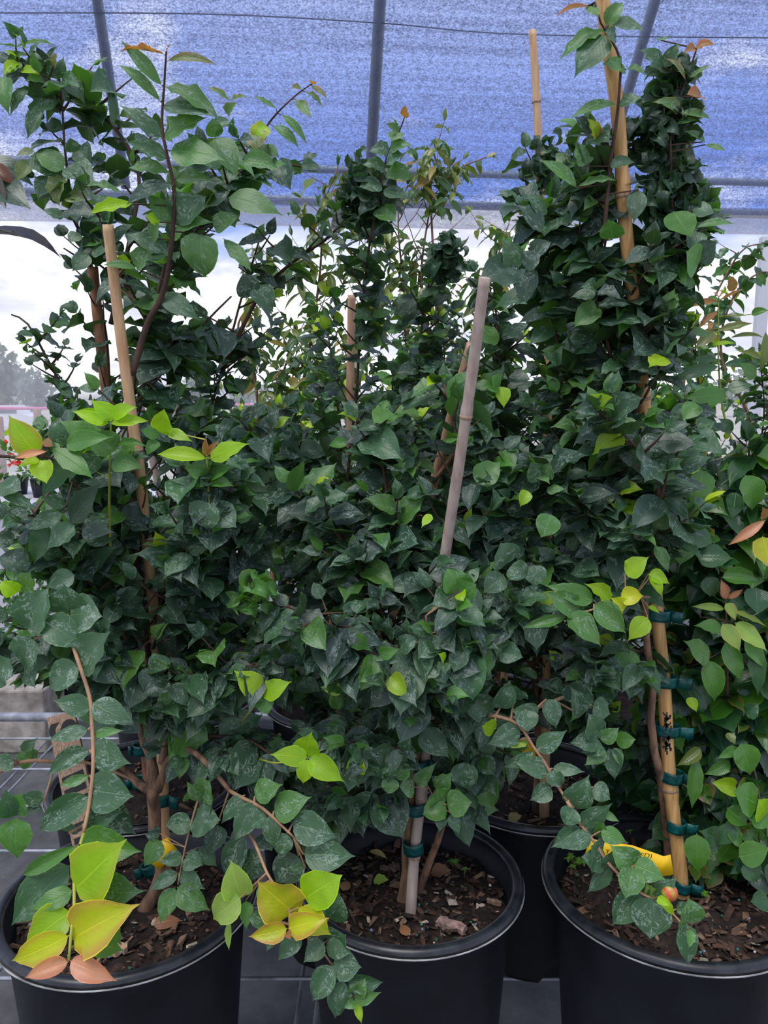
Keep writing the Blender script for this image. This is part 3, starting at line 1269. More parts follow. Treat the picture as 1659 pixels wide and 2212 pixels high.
tie(A_, 322, 1876, 0.965, 30, 18, 0.3, 24, -1)
tie(A_, 385, 1500, 0.975, 40, 22, 0.1, 26)
grow(A_, PP([(330, 1500, 1.0), (295, 1200, 1.02), (280, 950, 1.03), (300, 760, 1.02), (340, 640, 1.0), (372, 520, 0.98)]), 0.005, 0.0028, n=44, L=(0.07, 0.17), centre=ca, leafmain=0.3, bark='twig')
grow(A_, PP([(345, 1480, 1.0), (420, 1300, 1.0), (480, 1150, 1.0), (520, 1000, 1.02), (560, 900, 1.05)]), 0.004, 0.0015, n=34, L=(0.06, 0.13), centre=ca)
grow(A_, PP([(300, 1430, 0.96), (210, 1280, 0.93), (130, 1180, 0.90), (60, 1090, 0.88)]), 0.0035, 0.0012, n=26, L=(0.05, 0.11), fwd=0.3)
grow(A_, PP([(262, 1330, 1.0), (240, 1130, 0.97), (215, 1030, 0.95), (195, 960, 0.93)]), 0.0035, 0.0015, n=26, L=(0.06, 0.12), fwd=0.2)
grow(A_, PP([(320, 1560, 0.96), (260, 1440, 0.93), (180, 1370, 0.90), (60, 1370, 0.88), (-30, 1410, 0.88)]), 0.004, 0.0015, n=30, L=(0.05, 0.11), lean=(0, -0.3, 0.1), droop=0.6, size=0.05)
grow(A_, PP([(350, 1560, 0.97), (430, 1480, 0.93), (520, 1440, 0.90), (600, 1430, 0.90)]), 0.003, 0.0012, n=28, L=(0.05, 0.10), lean=(0, -0.2, 0), droop=0.7)
grow(A_, PP([(360, 1600, 0.97), (450, 1590, 0.94), (540, 1600, 0.92), (600, 1640, 0.92)]), 0.003, 0.0012, n=18, L=(0.04, 0.08), lean=(0, -0.1, -0.1), droop=0.8)
grow(A_, PP([(330, 1400, 0.99), (400, 1230, 0.93), (450, 1090, 0.90), (470, 1000, 0.88)]), 0.003, 0.0012, n=26, L=(0.05, 0.10), fwd=0.2)
grow(A_, PP([(300, 1300, 1.02), (180, 1150, 1.05), (110, 1010, 1.08), (90, 930, 1.1)]), 0.003, 0.0012, n=18, L=(0.04, 0.09))
grow(A_, PP([(290, 850, 1.03), (390, 760, 1.05), (450, 690, 1.05), (500, 640, 1.06)]), 0.0028, 0.0012, n=18, L=(0.05, 0.11), size=0.05)
grow(A_, PP([(320, 700, 1.0), (240, 560, 1.02), (210, 450, 1.02), (190, 400, 1.02)]), 0.002, 0.001, n=12, L=(0.04, 0.09), size=0.048)
grow(A_, PP([(375, 560, 0.98), (440, 480, 1.0), (480, 420, 1.0), (520, 370, 1.0)]), 0.002, 0.001, n=12, L=(0.04, 0.09), size=0.052)

# leader shoot, top left
hero(A_, [(285, 810, 0.96), (318, 700, 0.95), (345, 650, 0.94), (362, 590, 0.93), (373, 500, 0.92), (376, 410, 0.91), (362, 340, 0.90), (350, 270, 0.89), (355, 180, 0.88), (359, 112, 0.87)], [
    (716, 238, 508, 196, 16, 0.88, COPPER, 0.8), (720, 265, 915, 236, 46, 0.88, OLIVE, 0.4), (716, 238, 730, 188, 30, 0.875, COPPER, 0.8),
    (702, 372, 520, 198, 66, 0.885, GREEN, 0), (695, 440, 520, 255, 62, 0.89, GREEN), (710, 375, 948, 438, 78, 0.885, GREEN), (700, 455, 938, 508, 96, 0.89, MIDG),
    (700, 598, 528, 435, 92, 0.895, MIDG), (708, 602, 888, 510, 92, 0.893, GREEN), (733, 652, 968, 668, 112, 0.89, GREEN), (722, 690, 548, 605, 72, 0.9, MIDG),
    (735, 748, 548, 690, 62, 0.905, GREEN), (750, 800, 520, 832, 82, 0.905, DARK), (760, 770, 910, 780, 66, 0.915, GREEN), (920, 600, 1048, 735, 112, 0.92, GREEN),
    (985, 852, 1212, 892, 118, 0.915, GREEN), (1048, 700, 1190, 690, 72, 0.93, GREEN), (760, 962, 850, 820, 150, 0.92, MIDG), (740, 962, 640, 830, 92, 0.925, GREEN),
    (760, 985, 915, 960, 60, 0.92, GREEN), (575, 880, 385, 916, 62, 0.915, LIME), (522, 828, 368, 790, 46, 0.92, GREEN), (870, 1010, 850, 1182, 140, 0.915, GREEN), (930, 1000, 1005, 908, 92, 0.92, GREEN),
    (965, 1030, 1085, 1160, 58, 0.92, GREEN), (728, 1085, 552, 990, 100, 0.925, MIDG), (592, 1162, 448, 1125, 44, 0.93, GREEN), (590, 1160, 640, 1075, 80, 0.93, GREEN),
    (930, 595, 915, 515, 70, 0.95, GREEN), (985, 500, 1000, 435, 60, 0.96, GREEN, 0.3), (990, 435, 905, 358, 30, 0.96, GREEN, 0.6), (990, 440, 1062, 404, 26, 0.96, GREEN, 0.5),
    (1000, 530, 915, 560, 80, 0.955, MIDG), (690, 960, 630, 930, 60, 0.92, LIME), (655, 1030, 690, 975, 60, 0.92, GREEN), (700, 1270, 850, 1380, 90, 0.945, MIDG), (690, 1300, 790, 1360, 70, 0.95, DARK),
    (860, 1370, 850, 1300, 80, 0.95, DARK), (1090, 1280, 1040, 1190, 100, 0.95, DARK), (1100, 1240, 1180, 1330, 80, 0.95, MIDG),
], 2.0, 0, 0, 0.0045, 0.001, label='dark upright leader shoot', flabel='yellow-green newer leaves')
# the bright shoot hanging in front of the pot
hero(A_, [(250, 1300, 0.97), (170, 1290, 0.88), (150, 1340, 0.81), (160, 1400, 0.78), (192, 1500, 0.75), (199, 1570, 0.735), (201, 1660, 0.715), (192, 1740, 0.70), (180, 1800, 0.685)], [
    (395, 95, 228, 85, 100, 0.745, MIDG), (398, 75, 558, 170, 108, 0.745, MIDG), (382, 192, 200, 235, 72, 0.735, MIDG), (388, 282, 188, 376, 92, 0.73, MIDG),
    (392, 290, 563, 308, 102, 0.725, MIDG), (400, 215, 512, 200, 34, 0.735, GREEN), (382, 450, 556, 470, 132, 0.71, MIDG), (388, 390, 250, 440, 46, 0.72, GREEN),
    (386, 478, 142, 626, 128, 0.705, MIDG), (395, 490, 580, 645, 150, 0.72, DARK), (360, 600, 520, 560, 80, 0.71, MIDG), (300, 640, 290, 560, 60, 0.72, MIDG),
    (120, -236, 180, -390, 130, 0.79, MIDG), (190, -280, 362, -185, 124, 0.785, MIDG), (150, -200, 60, -90, 140, 0.79, MIDG), (345, -75, 470, -215, 128, 0.775, MIDG), (345, -75, 172, 0, 120, 0.77, MIDG),
    (300, -300, 420, -330, 130, 0.80, MIDG), (300, -310, 260, -420, 130, 0.805, MIDG), (40, -120, -60, 20, 130, 0.79, MIDG),
], 2.0, 0, 1480, 0.0024, 0.0018, bark='twig_tan', label='tan drooping branch')
hero(A_, [(181, 1800, 0.685), (172, 1830, 0.675), (161, 1890, 0.66), (160, 1960, 0.645), (153, 2020, 0.63), (149, 2075, 0.62)], [
    (345, 692, 588, 700, 132, 0.675, GREEN, 0, 0.3), (342, 690, 35, 852, 62, 0.665, GREEN, 0, 0.3), (320, 880, 540, 705, 190, 0.655, LIME, 0.25, 0),
    (308, 775, 32, 1022, 190, 0.672, MIDG, 0, 0.5), (345, 880, 606, 915, 165, 0.668, MIDG, 0, 0.4), (316, 885, 140, 985, 84, 0.658, GREEN, 0, 0),
    (306, 975, 102, 1115, 150, 0.650, LIME, 0.2, 0), (312, 1098, 549, 940, 158, 0.635, YELL, 0.75, 0), (302, 1080, 10, 1230, 128, 0.632, YELL, 0.55, 0),
    (298, 1195, 100, 1255, 84, 0.622, PINK, 0.5, 0), (302, 1190, 488, 1276, 86, 0.62, PINK, 0.6, 0), (390, 1100, 516, 1142, 92, 0.66, GREEN, 0, 0), (480, 1020, 515, 1125, 60, 0.665, GREEN, 0, 0),
], 2.0, 0, 1480, 0.0018, 0.0012, stemmat='twig_green', label='soft green shoot tip', flabel='lime new leaves with orange and pink edges')
# arching branch to the middle
hero(A_, [(495, 1708, 0.875), (520, 1722, 0.865), (565, 1745, 0.85), (610, 1785, 0.84), (634, 1808, 0.835)], [
    (1058, 475, 945, 592, 74, 0.865, MIDG), (1110, 508, 1002, 666, 104, 0.855, MIDG), (1182, 545, 1338, 500, 108, 0.85, GREEN), (1165, 560, 1188, 710, 84, 0.845, MIDG),
    (1150, 560, 1082, 600, 68, 0.85, MIDG), (1060, 650, 962, 852, 112, 0.865, DARK), (1085, 700, 1085, 855, 120, 0.86, DARK), (1262, 600, 1452, 630, 132, 0.84, MIDG),
    (1310, 730, 1522, 728, 130, 0.835, MIDG), (1290, 735, 1195, 860, 130, 0.845, DARK), (1240, 640, 1195, 735, 90, 0.845, MIDG), (940, 600, 930, 735, 90, 0.87, DARK), (1130, 640, 1160, 720, 90, 0.87, DARK),
    (1320, 790, 1260, 790, 40, 0.84, MIDG), (1100, 480, 1210, 410, 74, 0.86, GREEN), (1300, 700, 1440, 660, 90, 0.85, MIDG),
], 2.0, 0, 1480, 0.0026, 0.0014, bark='twig_tan', label='arching tan branch')
hero(A_, [(528, 1785, 0.86), (550, 1820, 0.85), (570, 1870, 0.83), (585, 1900, 0.815), (622, 1950, 0.79), (625, 2010, 0.78)], [
    (1050, 915, 975, 802, 110, 0.815, PALE, 0, 0), (1042, 915, 888, 1020, 118, 0.81, PALE, 0, 0), (1062, 930, 1075, 1052, 54, 0.82, GREEN, 0, 0), (992, 1010, 980, 1140, 34, 0.82, PALE, 0, 0),
    (1270, 990, 1145, 845, 140, 0.79, YELL, 0.5, 0), (1315, 925, 1442, 820, 122, 0.79, LIME, 0, 0), (1245, 1052, 1400, 1000, 80, 0.775, YELL, 0.8, 0), (1242, 1050, 1078, 1100, 76, 0.775, YELL, 0.85, 0),
    (1290, 960, 1416, 1090, 120, 0.785, YELL, 0.2, 0), (1165, 900, 1150, 990, 80, 0.80, LIME, 0, 0), (1122, 870, 1130, 945, 34, 0.80, GREEN, 0, 0), (1245, 1060, 1250, 1090, 20, 0.775, COPPER, 1, 0),
], 2.0, 0, 1480, 0.002, 0.0012, bark='twig_tan', label='side shoot of the arching branch', flabel='yellow new leaves with orange edges')
hero(A_, [(600, 1990, 0.81), (640, 2005, 0.80), (700, 2060, 0.79), (725, 2100, 0.785), (745, 2130, 0.78), (770, 2160, 0.775)], [
    (1300, 1070, 1195, 1182, 92, 0.79, MIDG), (1400, 1108, 1310, 1190, 78, 0.785, MIDG), (1408, 1130, 1512, 1140, 62, 0.785, MIDG), (1440, 1200, 1550, 1212, 100, 0.78, MIDG),
    (1442, 1212, 1335, 1362, 112, 0.778, MIDG), (1480, 1272, 1436, 1450, 102, 0.772, MIDG), (1500, 1268, 1655, 1312, 62, 0.775, MIDG), (1530, 1350, 1642, 1335, 44, 0.77, GREEN),
    (1540, 1370, 1558, 1463, 44, 0.77, LIME), (1522, 1330, 1560, 1290, 44, 0.77, GREEN), (1530, 1360, 1500, 1400, 40, 0.768, GREEN), (1150, 1000, 1090, 1000, 60, 0.80, MIDG), (1200, 1050, 1145, 1150, 60, 0.80, MIDG),
    (1415, 1100, 1462, 1070, 90, 0.8, MIDG), (1420, 1010, 1440, 930, 90, 0.81, MIDG), (1330, 1060, 1400, 1080, 90, 0.81, DARK),
], 2.0, 0, 1480, 0.0016, 0.0008, bark='twig_tan', label='lowest trailing shoot')
# hanging twigs in front of the soil
hero(A_, [(440, 1690, 0.87), (418, 1760, 0.86), (400, 1830, 0.85), (384, 1910, 0.84)], [
    (838, 480, 808, 470, 50, 0.868, GREEN), (870, 480, 920, 430, 70, 0.865, GREEN), (880, 490, 815, 420, 60, 0.865, GREEN), (828, 590, 720, 620, 100, 0.86, MIDG), (830, 590, 940, 600, 96, 0.858, MIDG),
    (790, 740, 690, 770, 60, 0.85, MIDG), (800, 740, 868, 785, 70, 0.85, MIDG), (770, 810, 645, 880, 72, 0.845, MIDG), (775, 812, 888, 862, 66, 0.845, MIDG), (758, 872, 672, 1030, 80, 0.838, GREEN),
    (765, 872, 905, 965, 92, 0.838, GREEN), (700, 670, 612, 780, 84, 0.86, GREEN), (860, 700, 935, 780, 70, 0.87, MIDG), (690, 640, 640, 640, 44, 0.87, DARK), (860, 520, 930, 500, 80, 0.87, MIDG), (780, 870, 800, 1000, 60, 0.86, DARK),
], 2.0, 0, 1480, 0.0014, 0.0008, bark='twig_tan', label='short twig hanging above the soil')
hero(A_, [(-30, 1690, 0.86), (10, 1660, 0.865), (60, 1644, 0.87), (110, 1645, 0.89), (200, 1650, 0.93), (300, 1690, 0.95)], [
    (70, 565, 0, 480, 80, 0.85, MIDG, 0, 0.3), (72, 560, 60, 480, 70, 0.85, GREEN, 0, 0.3), (72, 570, 50, 758, 128, 0.845, GREEN, 0, 0.3), (190, 500, 85, 470, 70, 0.88, MIDG), (180, 520, 110, 560, 60, 0.88, DARK), (60, 325, -20, 350, 80, 0.86, MIDG),
    (150, 330, 80, 290, 70, 0.89, GREEN), (100, 320, 160, 240, 60, 0.9, MIDG),
], 2.0, 0, 1480, 0.0026, 0.0018, bark='twig_tan', label='bare tan twig reaching left')
# left shoot with the big red-edged leaf
hero(A_, [(-60, 1000, 0.80), (0, 985, 0.80), (60, 993, 0.81), (110, 990, 0.83), (170, 1060, 0.88), (200, 1150, 0.92)], [
    (330, 960, 45, 640, 270, 0.80, LIME, 0.55, 0), (402, 930, 95, 965, 66, 0.79, PINK, 0.5, 0), (345, 1000, 375, 1198, 150, 0.80, LIME, 0.12, 0), (340, 1000, 150, 1050, 100, 0.80, LIME, 0.1, 0), (440, 895, 785, 1130, 150, 0.815, GREEN, 0, 0),
    (560, 870, 935, 815, 160, 0.82, GREEN, 0, 0.2), (575, 970, 400, 1335, 180, 0.835, MIDG, 0, 0), (560, 860, 480, 690, 170, 0.84, MIDG), (600, 1520, 862, 1225, 190, 0.83, DARK, 0, 0), (540, 1460, 190, 1592, 150, 0.835, MIDG),
    (640, 1560, 400, 1742, 170, 0.83, MIDG), (420, 1560, 290, 1890, 170, 0.84, MIDG, 0, 0), (890, 690, 630, 570, 110, 0.83, LIME, 0, 0), (370, 840, 465, 870, 40, 0.82, COPPER, 0.5, 0), (690, 1000, 570, 1180, 100, 0.86, MIDG, 0, 0),
    (560, 1400, 350, 1310, 110, 0.84, MIDG), (700, 1600, 940, 1620, 150, 0.85, DARK), (640, 1980, 380, 2090, 190, 0.83, MIDG), (700, 1650, 910, 1520, 160, 0.86, MIDG), (250, 1450, 10, 1500, 130, 0.86, DARK), (120, 1700, -60, 1640, 150, 0.86, DARK),
    (150, 1690, 345, 1620, 100, 0.86, DARK), (240, 1910, -20, 1790, 200, 0.86, DARK), (0, 1200, 160, 1290, 150, 0.80, MIDG), (0, 1280, 270, 1370, 80, 0.80, MIDG), (140, 2140, 40, 2040, 120, 0.80, LIME, 0, 0), (200, 2150, 290, 1990, 150, 0.80, GREEN, 0, 0.4),
], 3.95, 0, 740, 0.0018, 0.0009, label='shoot at the left edge', flabel='lime new leaves, the largest edged in red')
hero(A_, [(240, 1250, 0.95), (236, 1100, 0.9), (238, 985, 0.87), (240, 900, 0.86)], [
    (500, 332, 403, 242, 72, 0.86, LIME, 0, 0), (488, 320, 570, 260, 56, 0.86, LIME, 0, 0), (470, 350, 318, 285, 74, 0.86, LIME, 0, 0), (478, 350, 612, 318, 40, 0.858, LIME, 0, 0), (455, 440, 250, 360, 110, 0.865, GREEN, 0, 0.3),
    (500, 470, 400, 380, 110, 0.86, GREEN, 0, 0.3), (500, 440, 620, 425, 34, 0.86, GREEN, 0, 0), (480, 520, 610, 512, 80, 0.87, GREEN, 0, 0.3), (420, 560, 340, 470, 90, 0.88, MIDG),
], 2.0, 0, 740, 0.0022, 0.0009, bark='twig_green', label='upright green shoot left of the pale stake')
hero(A_, [(440, 1260, 0.95), (447, 1150, 0.90), (450, 1040, 0.87), (446, 985, 0.86), (445, 950, 0.86)], [
    (895, 502, 680, 462, 70, 0.86, LIME, 0, 0), (905, 502, 1068, 424, 66, 0.858, LIME, 0.1, 0), (890, 490, 880, 418, 24, 0.856, COPPER, 0.6, 0), (895, 490, 940, 420, 18, 0.856, COPPER, 0.6, 0), (900, 580, 800, 545, 60, 0.865, GREEN, 0, 0.4),
    (905, 575, 975, 520, 70, 0.865, GREEN, 0, 0.3), (898, 585, 820, 610, 50, 0.862, GREEN, 0, 0.2), (905, 600, 995, 605, 40, 0.862, GREEN, 0, 0.2), (905, 690, 855, 795, 130, 0.86, MIDG), (895, 620, 740, 580, 60, 0.87, MIDG),
    (900, 700, 1000, 810, 120, 0.87, MIDG), (700, 395, 712, 290, 78, 0.87, LIME, 0, 0), (720, 382, 822, 414, 44, 0.87, LIME, 0, 0), (690, 400, 610, 370, 60, 0.87, GREEN, 0, 0.2), (690, 430, 620, 470, 50, 0.87, GREEN, 0, 0.2),
], 2.0, 0, 740, 0.002, 0.0009, bark='twig_green', label='upright green shoot right of the pale stake')
# lime whorls in the middle
hero(A_, [(560, 1640, 0.90), (600, 1648, 0.87), (664, 1636, 0.85)], [
    (664, 1636, 588, 1625, 38, 0.85, LIME, 0, 0), (662, 1634, 662, 1580, 38, 0.855, LIME, 0, 0), (667, 1637, 738, 1690, 44, 0.848, LIME, 0, 0), (664, 1640, 660, 1693, 42, 0.848, LIME, 0, 0),
    (772, 1670, 768, 1638, 24, 0.87, LIME, 0, 0),
], 1.0, 0, 0, 0.0012, 0.0008, bark='twig_green', label='twig ending in a whorl of four lime leaves')
hero(A_, [(520, 1560, 0.92), (545, 1530, 0.88), (566, 1500, 0.86)], [
    (566, 1498, 511, 1452, 50, 0.86, LIME, 0.1, 0), (567, 1500, 623, 1478, 34, 0.86, LIME, 0, 0), (567, 1502, 582, 1540, 34, 0.862, GREEN, 0, 0.2), (566, 1502, 545, 1525, 26, 0.865, GREEN, 0, 0.3),
], 1.0, 0, 0, 0.0012, 0.0008, bark='twig_green')

# ---- B: front centre
cB = Vector((0.037, 1.012, 0))
B_ = shrub(cB.x, cB.y, 'front centre potted shrub whose open black pot shows bark chips and a pale leaning stake', r=0.156, nchips=850)
cb = (cB.x, cB.y, 0)
stake(B_, rooted([(886, 1988, 0.885), (895, 1850, 0.90), (912, 1700, 0.91), (928, 1540, 0.92), (945, 1320, 0.90), (972, 1130, 0.87), (992, 1000, 0.85), (1022, 790, 0.83), (1047, 600, 0.81)]), 0.0076, 0.0060, 'stake_grey', (0.11, 0.21, 0.36, 0.83),
      label='weathered grey pink bamboo stake')
trunk(B_, rooted([(868, 1958, 0.925), (878, 1900, 0.93), (880, 1830, 0.935), (885, 1760, 0.94), (888, 1680, 0.945), (903, 1600, 0.95), (912, 1500, 0.955), (925, 1400, 0.96)]), 0.0085, 0.0055)
trunk(B_, rooted([(898, 1940, 0.935), (922, 1880, 0.95), (940, 1830, 0.965), (955, 1780, 0.975), (962, 1740, 0.98)]), 0.006, 0.004, name='branch')
tie(B_, 899, 1744, 0.925, 50, 0, 0.05, 26)
tie(B_, 893, 1830, 0.918, 44, 0, 0.05, 26)
tie(B_, 905, 1650, 0.93, 46, 12, 0.1, 22)
grow(B_, PP([(905, 1600, 0.95), (850, 1400, 0.95), (790, 1250, 0.96), (730, 1150, 0.97), (650, 1060, 0.98)]), 0.004, 0.0015, n=34, L=(0.05, 0.12), centre=cb)
grow(B_, PP([(925, 1450, 0.96), (940, 1250, 0.96), (975, 1080, 0.97), (985, 950, 0.98), (960, 830, 1.0)]), 0.004, 0.0015, n=34, L=(0.06, 0.13), centre=cb)
grow(B_, PP([(900, 1640, 0.95), (820, 1600, 0.93), (740, 1590, 0.92), (660, 1600, 0.92)]), 0.003, 0.0012, n=22, L=(0.04, 0.09), droop=0.8, lean=(0, -0.2, 0.05))
grow(B_, PP([(900, 1660, 0.97), (820, 1690, 0.97), (740, 1720, 0.97), (680, 1740, 0.97)]), 0.003, 0.0012, n=20, L=(0.04, 0.08), droop=0.8, lean=(0, 0, -0.1))
grow(B_, PP([(925, 1480, 0.95), (1000, 1380, 0.93), (1060, 1330, 0.92), (1130, 1300, 0.93)]), 0.003, 0.0012, n=28, L=(0.05, 0.10), droop=0.6)
grow(B_, PP([(915, 1520, 0.93), (860, 1470, 0.89), (800, 1430, 0.87), (700, 1340, 0.87), (620, 1310, 0.88)]), 0.003, 0.0012, n=30, L=(0.04, 0.09), droop=0.9, lean=(0, -0.3, -0.1), size=0.05)
grow(B_, PP([(925, 1500, 0.93), (960, 1440, 0.88), (970, 1350, 0.86), (980, 1270, 0.86)]), 0.002, 0.001, n=22, L=(0.04, 0.08), droop=0.8, lean=(0, -0.3, 0))
grow(B_, PP([(915, 1560, 0.92), (900, 1520, 0.88), (880, 1430, 0.86), (870, 1380, 0.86)]), 0.002, 0.001, n=16, L=(0.04, 0.08), droop=0.8, lean=(0, -0.3, 0))
grow(B_, PP([(935, 1350, 0.96), (860, 1180, 0.97), (830, 1030, 1.0), (820, 900, 1.02)]), 0.003, 0.0012, n=30, L=(0.05, 0.12))
grow(B_, PP([(935, 1350, 0.97), (1040, 1200, 0.98), (1080, 1080, 0.98), (1120, 1000, 1.0)]), 0.003, 0.0012, n=30, L=(0.05, 0.11))
grow(B_, PP([(930, 1560, 0.96), (1000, 1560, 0.97), (1050, 1600, 0.98), (1020, 1680, 0.98)]), 0.003, 0.0012, n=20, L=(0.04, 0.08), droop=0.8, lean=(0, 0, -0.1))
grow(B_, PP([(960, 1745, 0.98), (1000, 1720, 0.99), (1020, 1740, 0.99)]), 0.002, 0.001, n=8, L=(0.03, 0.06), droop=0.7)
hero(B_, [(905, 1660, 0.93), (925, 1700, 0.91), (945, 1735, 0.90)], [
    (268, 520, 170, 535, 90, 0.895, GREEN, 0, 0.5), (262, 505, 250, 445, 84, 0.9, GREEN, 0, 0.4), (270, 515, 368, 500, 88, 0.89, GREEN, 0, 0.5), (245, 560, 250, 630, 50, 0.9, MIDG), (290, 555, 318, 645, 60, 0.9, MIDG),
    (222, 450, 292, 395, 60, 0.905, GREEN), (160, 190, 270, 320, 110, 0.90, MIDG), (345, 330, 350, 460, 110, 0.91, MIDG), (40, 400, 60, 310, 90, 0.89, GREEN), (30, 400, 20, 470, 70, 0.89, GREEN), (130, 440, 75, 450, 60, 0.9, GREEN),
    (140, 430, 220, 350, 50, 0.9, GREEN),
], 2.0, 830, 1480, 0.0012, 0.0008, bark='twig_tan')
hero(B_, [(925, 1480, 0.93), (930, 1420, 0.88), (925, 1380, 0.86), (920, 1330, 0.85)], [
    (220, 1380, 160, 1450, 90, 0.84, MIDG), (225, 1385, 260, 1475, 90, 0.84, MIDG), (110, 1320, 40, 1450, 90, 0.86, MIDG), (70, 1320, 130, 1290, 60, 0.85, MIDG), (230, 1270, 285, 1310, 90, 0.845, MIDG), (230, 1275, 140, 1350, 90, 0.845, MIDG),
    (300, 1245, 380, 1330, 80, 0.85, MIDG), (480, 1350, 385, 1395, 70, 0.88, MIDG), (495, 1330, 590, 1370, 80, 0.88, MIDG), (510, 1290, 540, 1370, 80, 0.885, GREEN), (330, 1080, 435, 1150, 110, 0.85, MIDG), (325, 1080, 210, 1130, 110, 0.85, MIDG),
    (320, 1075, 310, 985, 100, 0.845, GREEN, 0, 0.5), (330, 1080, 380, 1040, 70, 0.84, GREEN, 0, 0.4), (310, 1060, 250, 1000, 90, 0.855, MIDG), (325, 1085, 345, 1100, 30, 0.835, LIME, 0, 0), (515, 1000, 440, 1080, 80, 0.88, MIDG), (525, 960, 500, 890, 120, 0.88, MIDG),
    (540, 970, 612, 1015, 90, 0.88, MIDG), (650, 960, 660, 1050, 80, 0.9, MIDG),
], 2.0, 830, 740, 0.0018, 0.0009, bark='twig_tan')

# ---- C: front right
cC = Vector((0.404, 1.0, 0))
C_ = shrub(cC.x, cC.y, 'front right potted shrub tied with six green tapes to a thick golden bamboo stake', r=0.172, nchips=850)
cc = (cC.x, cC.y, 0)
stake(C_, rooted([(1476, 1950, 0.93), (1466, 1850, 0.935), (1452, 1740, 0.94), (1443, 1640, 0.945), (1434, 1480, 0.95), (1420, 1330, 0.96), (1405, 1150, 0.965), (1390, 860, 0.96), (1352, 500, 0.94), (1335, 250, 0.93), (1308, 60, 0.92), (1295, -90, 0.915)]),
      0.0098, 0.0076, 'stake_gold', (0.145, 0.60, 0.80), label='thick golden bamboo stake')
trunk(C_, rooted([(1452, 1900, 0.965), (1440, 1800, 0.96), (1432, 1730, 0.95), (1425, 1670, 0.94), (1412, 1630, 0.935), (1408, 1580, 0.935), (1408, 1480, 0.94), (1398, 1380, 0.945), (1395, 1290, 0.95), (1402, 1200, 0.95), (1412, 1130, 0.94), (1424, 1060, 0.93)]), 0.0068, 0.0035, mat='bark')
for (tx, ty, tw, tl) in ((1422, 1328, 54, 26), (1434, 1470, 60, 32), (1441, 1576, 54, 30), (1453, 1677, 46, 26), (1461, 1784, 40, 26)):
    tie(C_, tx, ty, 0.945, tw, tl, -0.06, 24)
tie(C_, 1418, 1220, 0.95, 40, 0, 0, 22)
tie(C_, 1474, 1913, 0.925, 36, 26, -0.12, 24)
grow(C_, PP([(1405, 1250, 0.97), (1395, 1050, 0.98), (1340, 850, 1.0), (1305, 700, 1.0), (1298, 560, 0.99), (1312, 420, 0.98), (1330, 300, 0.96)]), 0.004, 0.0018, n=56, L=(0.06, 0.15), centre=cc, leafmain=0.25, thin=0.85)
grow(C_, PP([(1380, 880, 1.0), (1420, 720, 1.02), (1450, 560, 1.02), (1450, 420, 1.0), (1445, 300, 1.0)]), 0.003, 0.0015, n=34, L=(0.04, 0.11), size=0.044, thin=0.85)
grow(C_, PP([(1400, 1150, 1.0), (1290, 980, 1.02), (1220, 800, 1.03), (1190, 650, 1.04), (1200, 540, 1.04)]), 0.003, 0.0015, n=40, L=(0.06, 0.13), thin=0.85)
grow(C_, PP([(1400, 1250, 0.96), (1320, 1150, 0.95), (1240, 1080, 0.94), (1170, 1030, 0.94)]), 0.003, 0.0012, n=28, L=(0.05, 0.11), thin=0.85)
grow(C_, PP([(1400, 1280, 0.98), (1320, 1260, 0.98), (1240, 1240, 0.98), (1150, 1220, 0.98)]), 0.003, 0.0012, n=30, L=(0.05, 0.10), droop=0.6, thin=0.85)
grow(C_, PP([(1402, 1400, 1.0), (1330, 1430, 1.0), (1270, 1460, 1.0), (1200, 1480, 1.0)]), 0.003, 0.0012, n=26, L=(0.04, 0.09), droop=0.6, thin=0.85)
grow(C_, PP([(1290, 620, 1.0), (1220, 520, 1.0), (1170, 470, 1.0), (1150, 430, 1.0)]), 0.002, 0.001, n=16, L=(0.04, 0.08), size=0.05, thin=0.85)
grow(C_, PP([(1320, 700, 1.0), (1390, 600, 0.98), (1440, 540, 0.97), (1500, 540, 0.97)]), 0.003, 0.001, n=18, L=(0.04, 0.09), size=0.05, thin=0.85)
grow(C_, PP([(1430, 660, 1.0), (1470, 560, 1.0), (1490, 460, 1.0), (1500, 400, 1.0)]), 0.003, 0.001, n=16, L=(0.03, 0.07), size=0.044, thin=0.85)
grow(C_, PP([(1410, 1200, 0.93), (1425, 1080, 0.90), (1400, 1000, 0.89), (1340, 930, 0.89), (1290, 880, 0.9)]), 0.003, 0.001, n=12, L=(0.04, 0.08), size=0.05, thin=0.85)
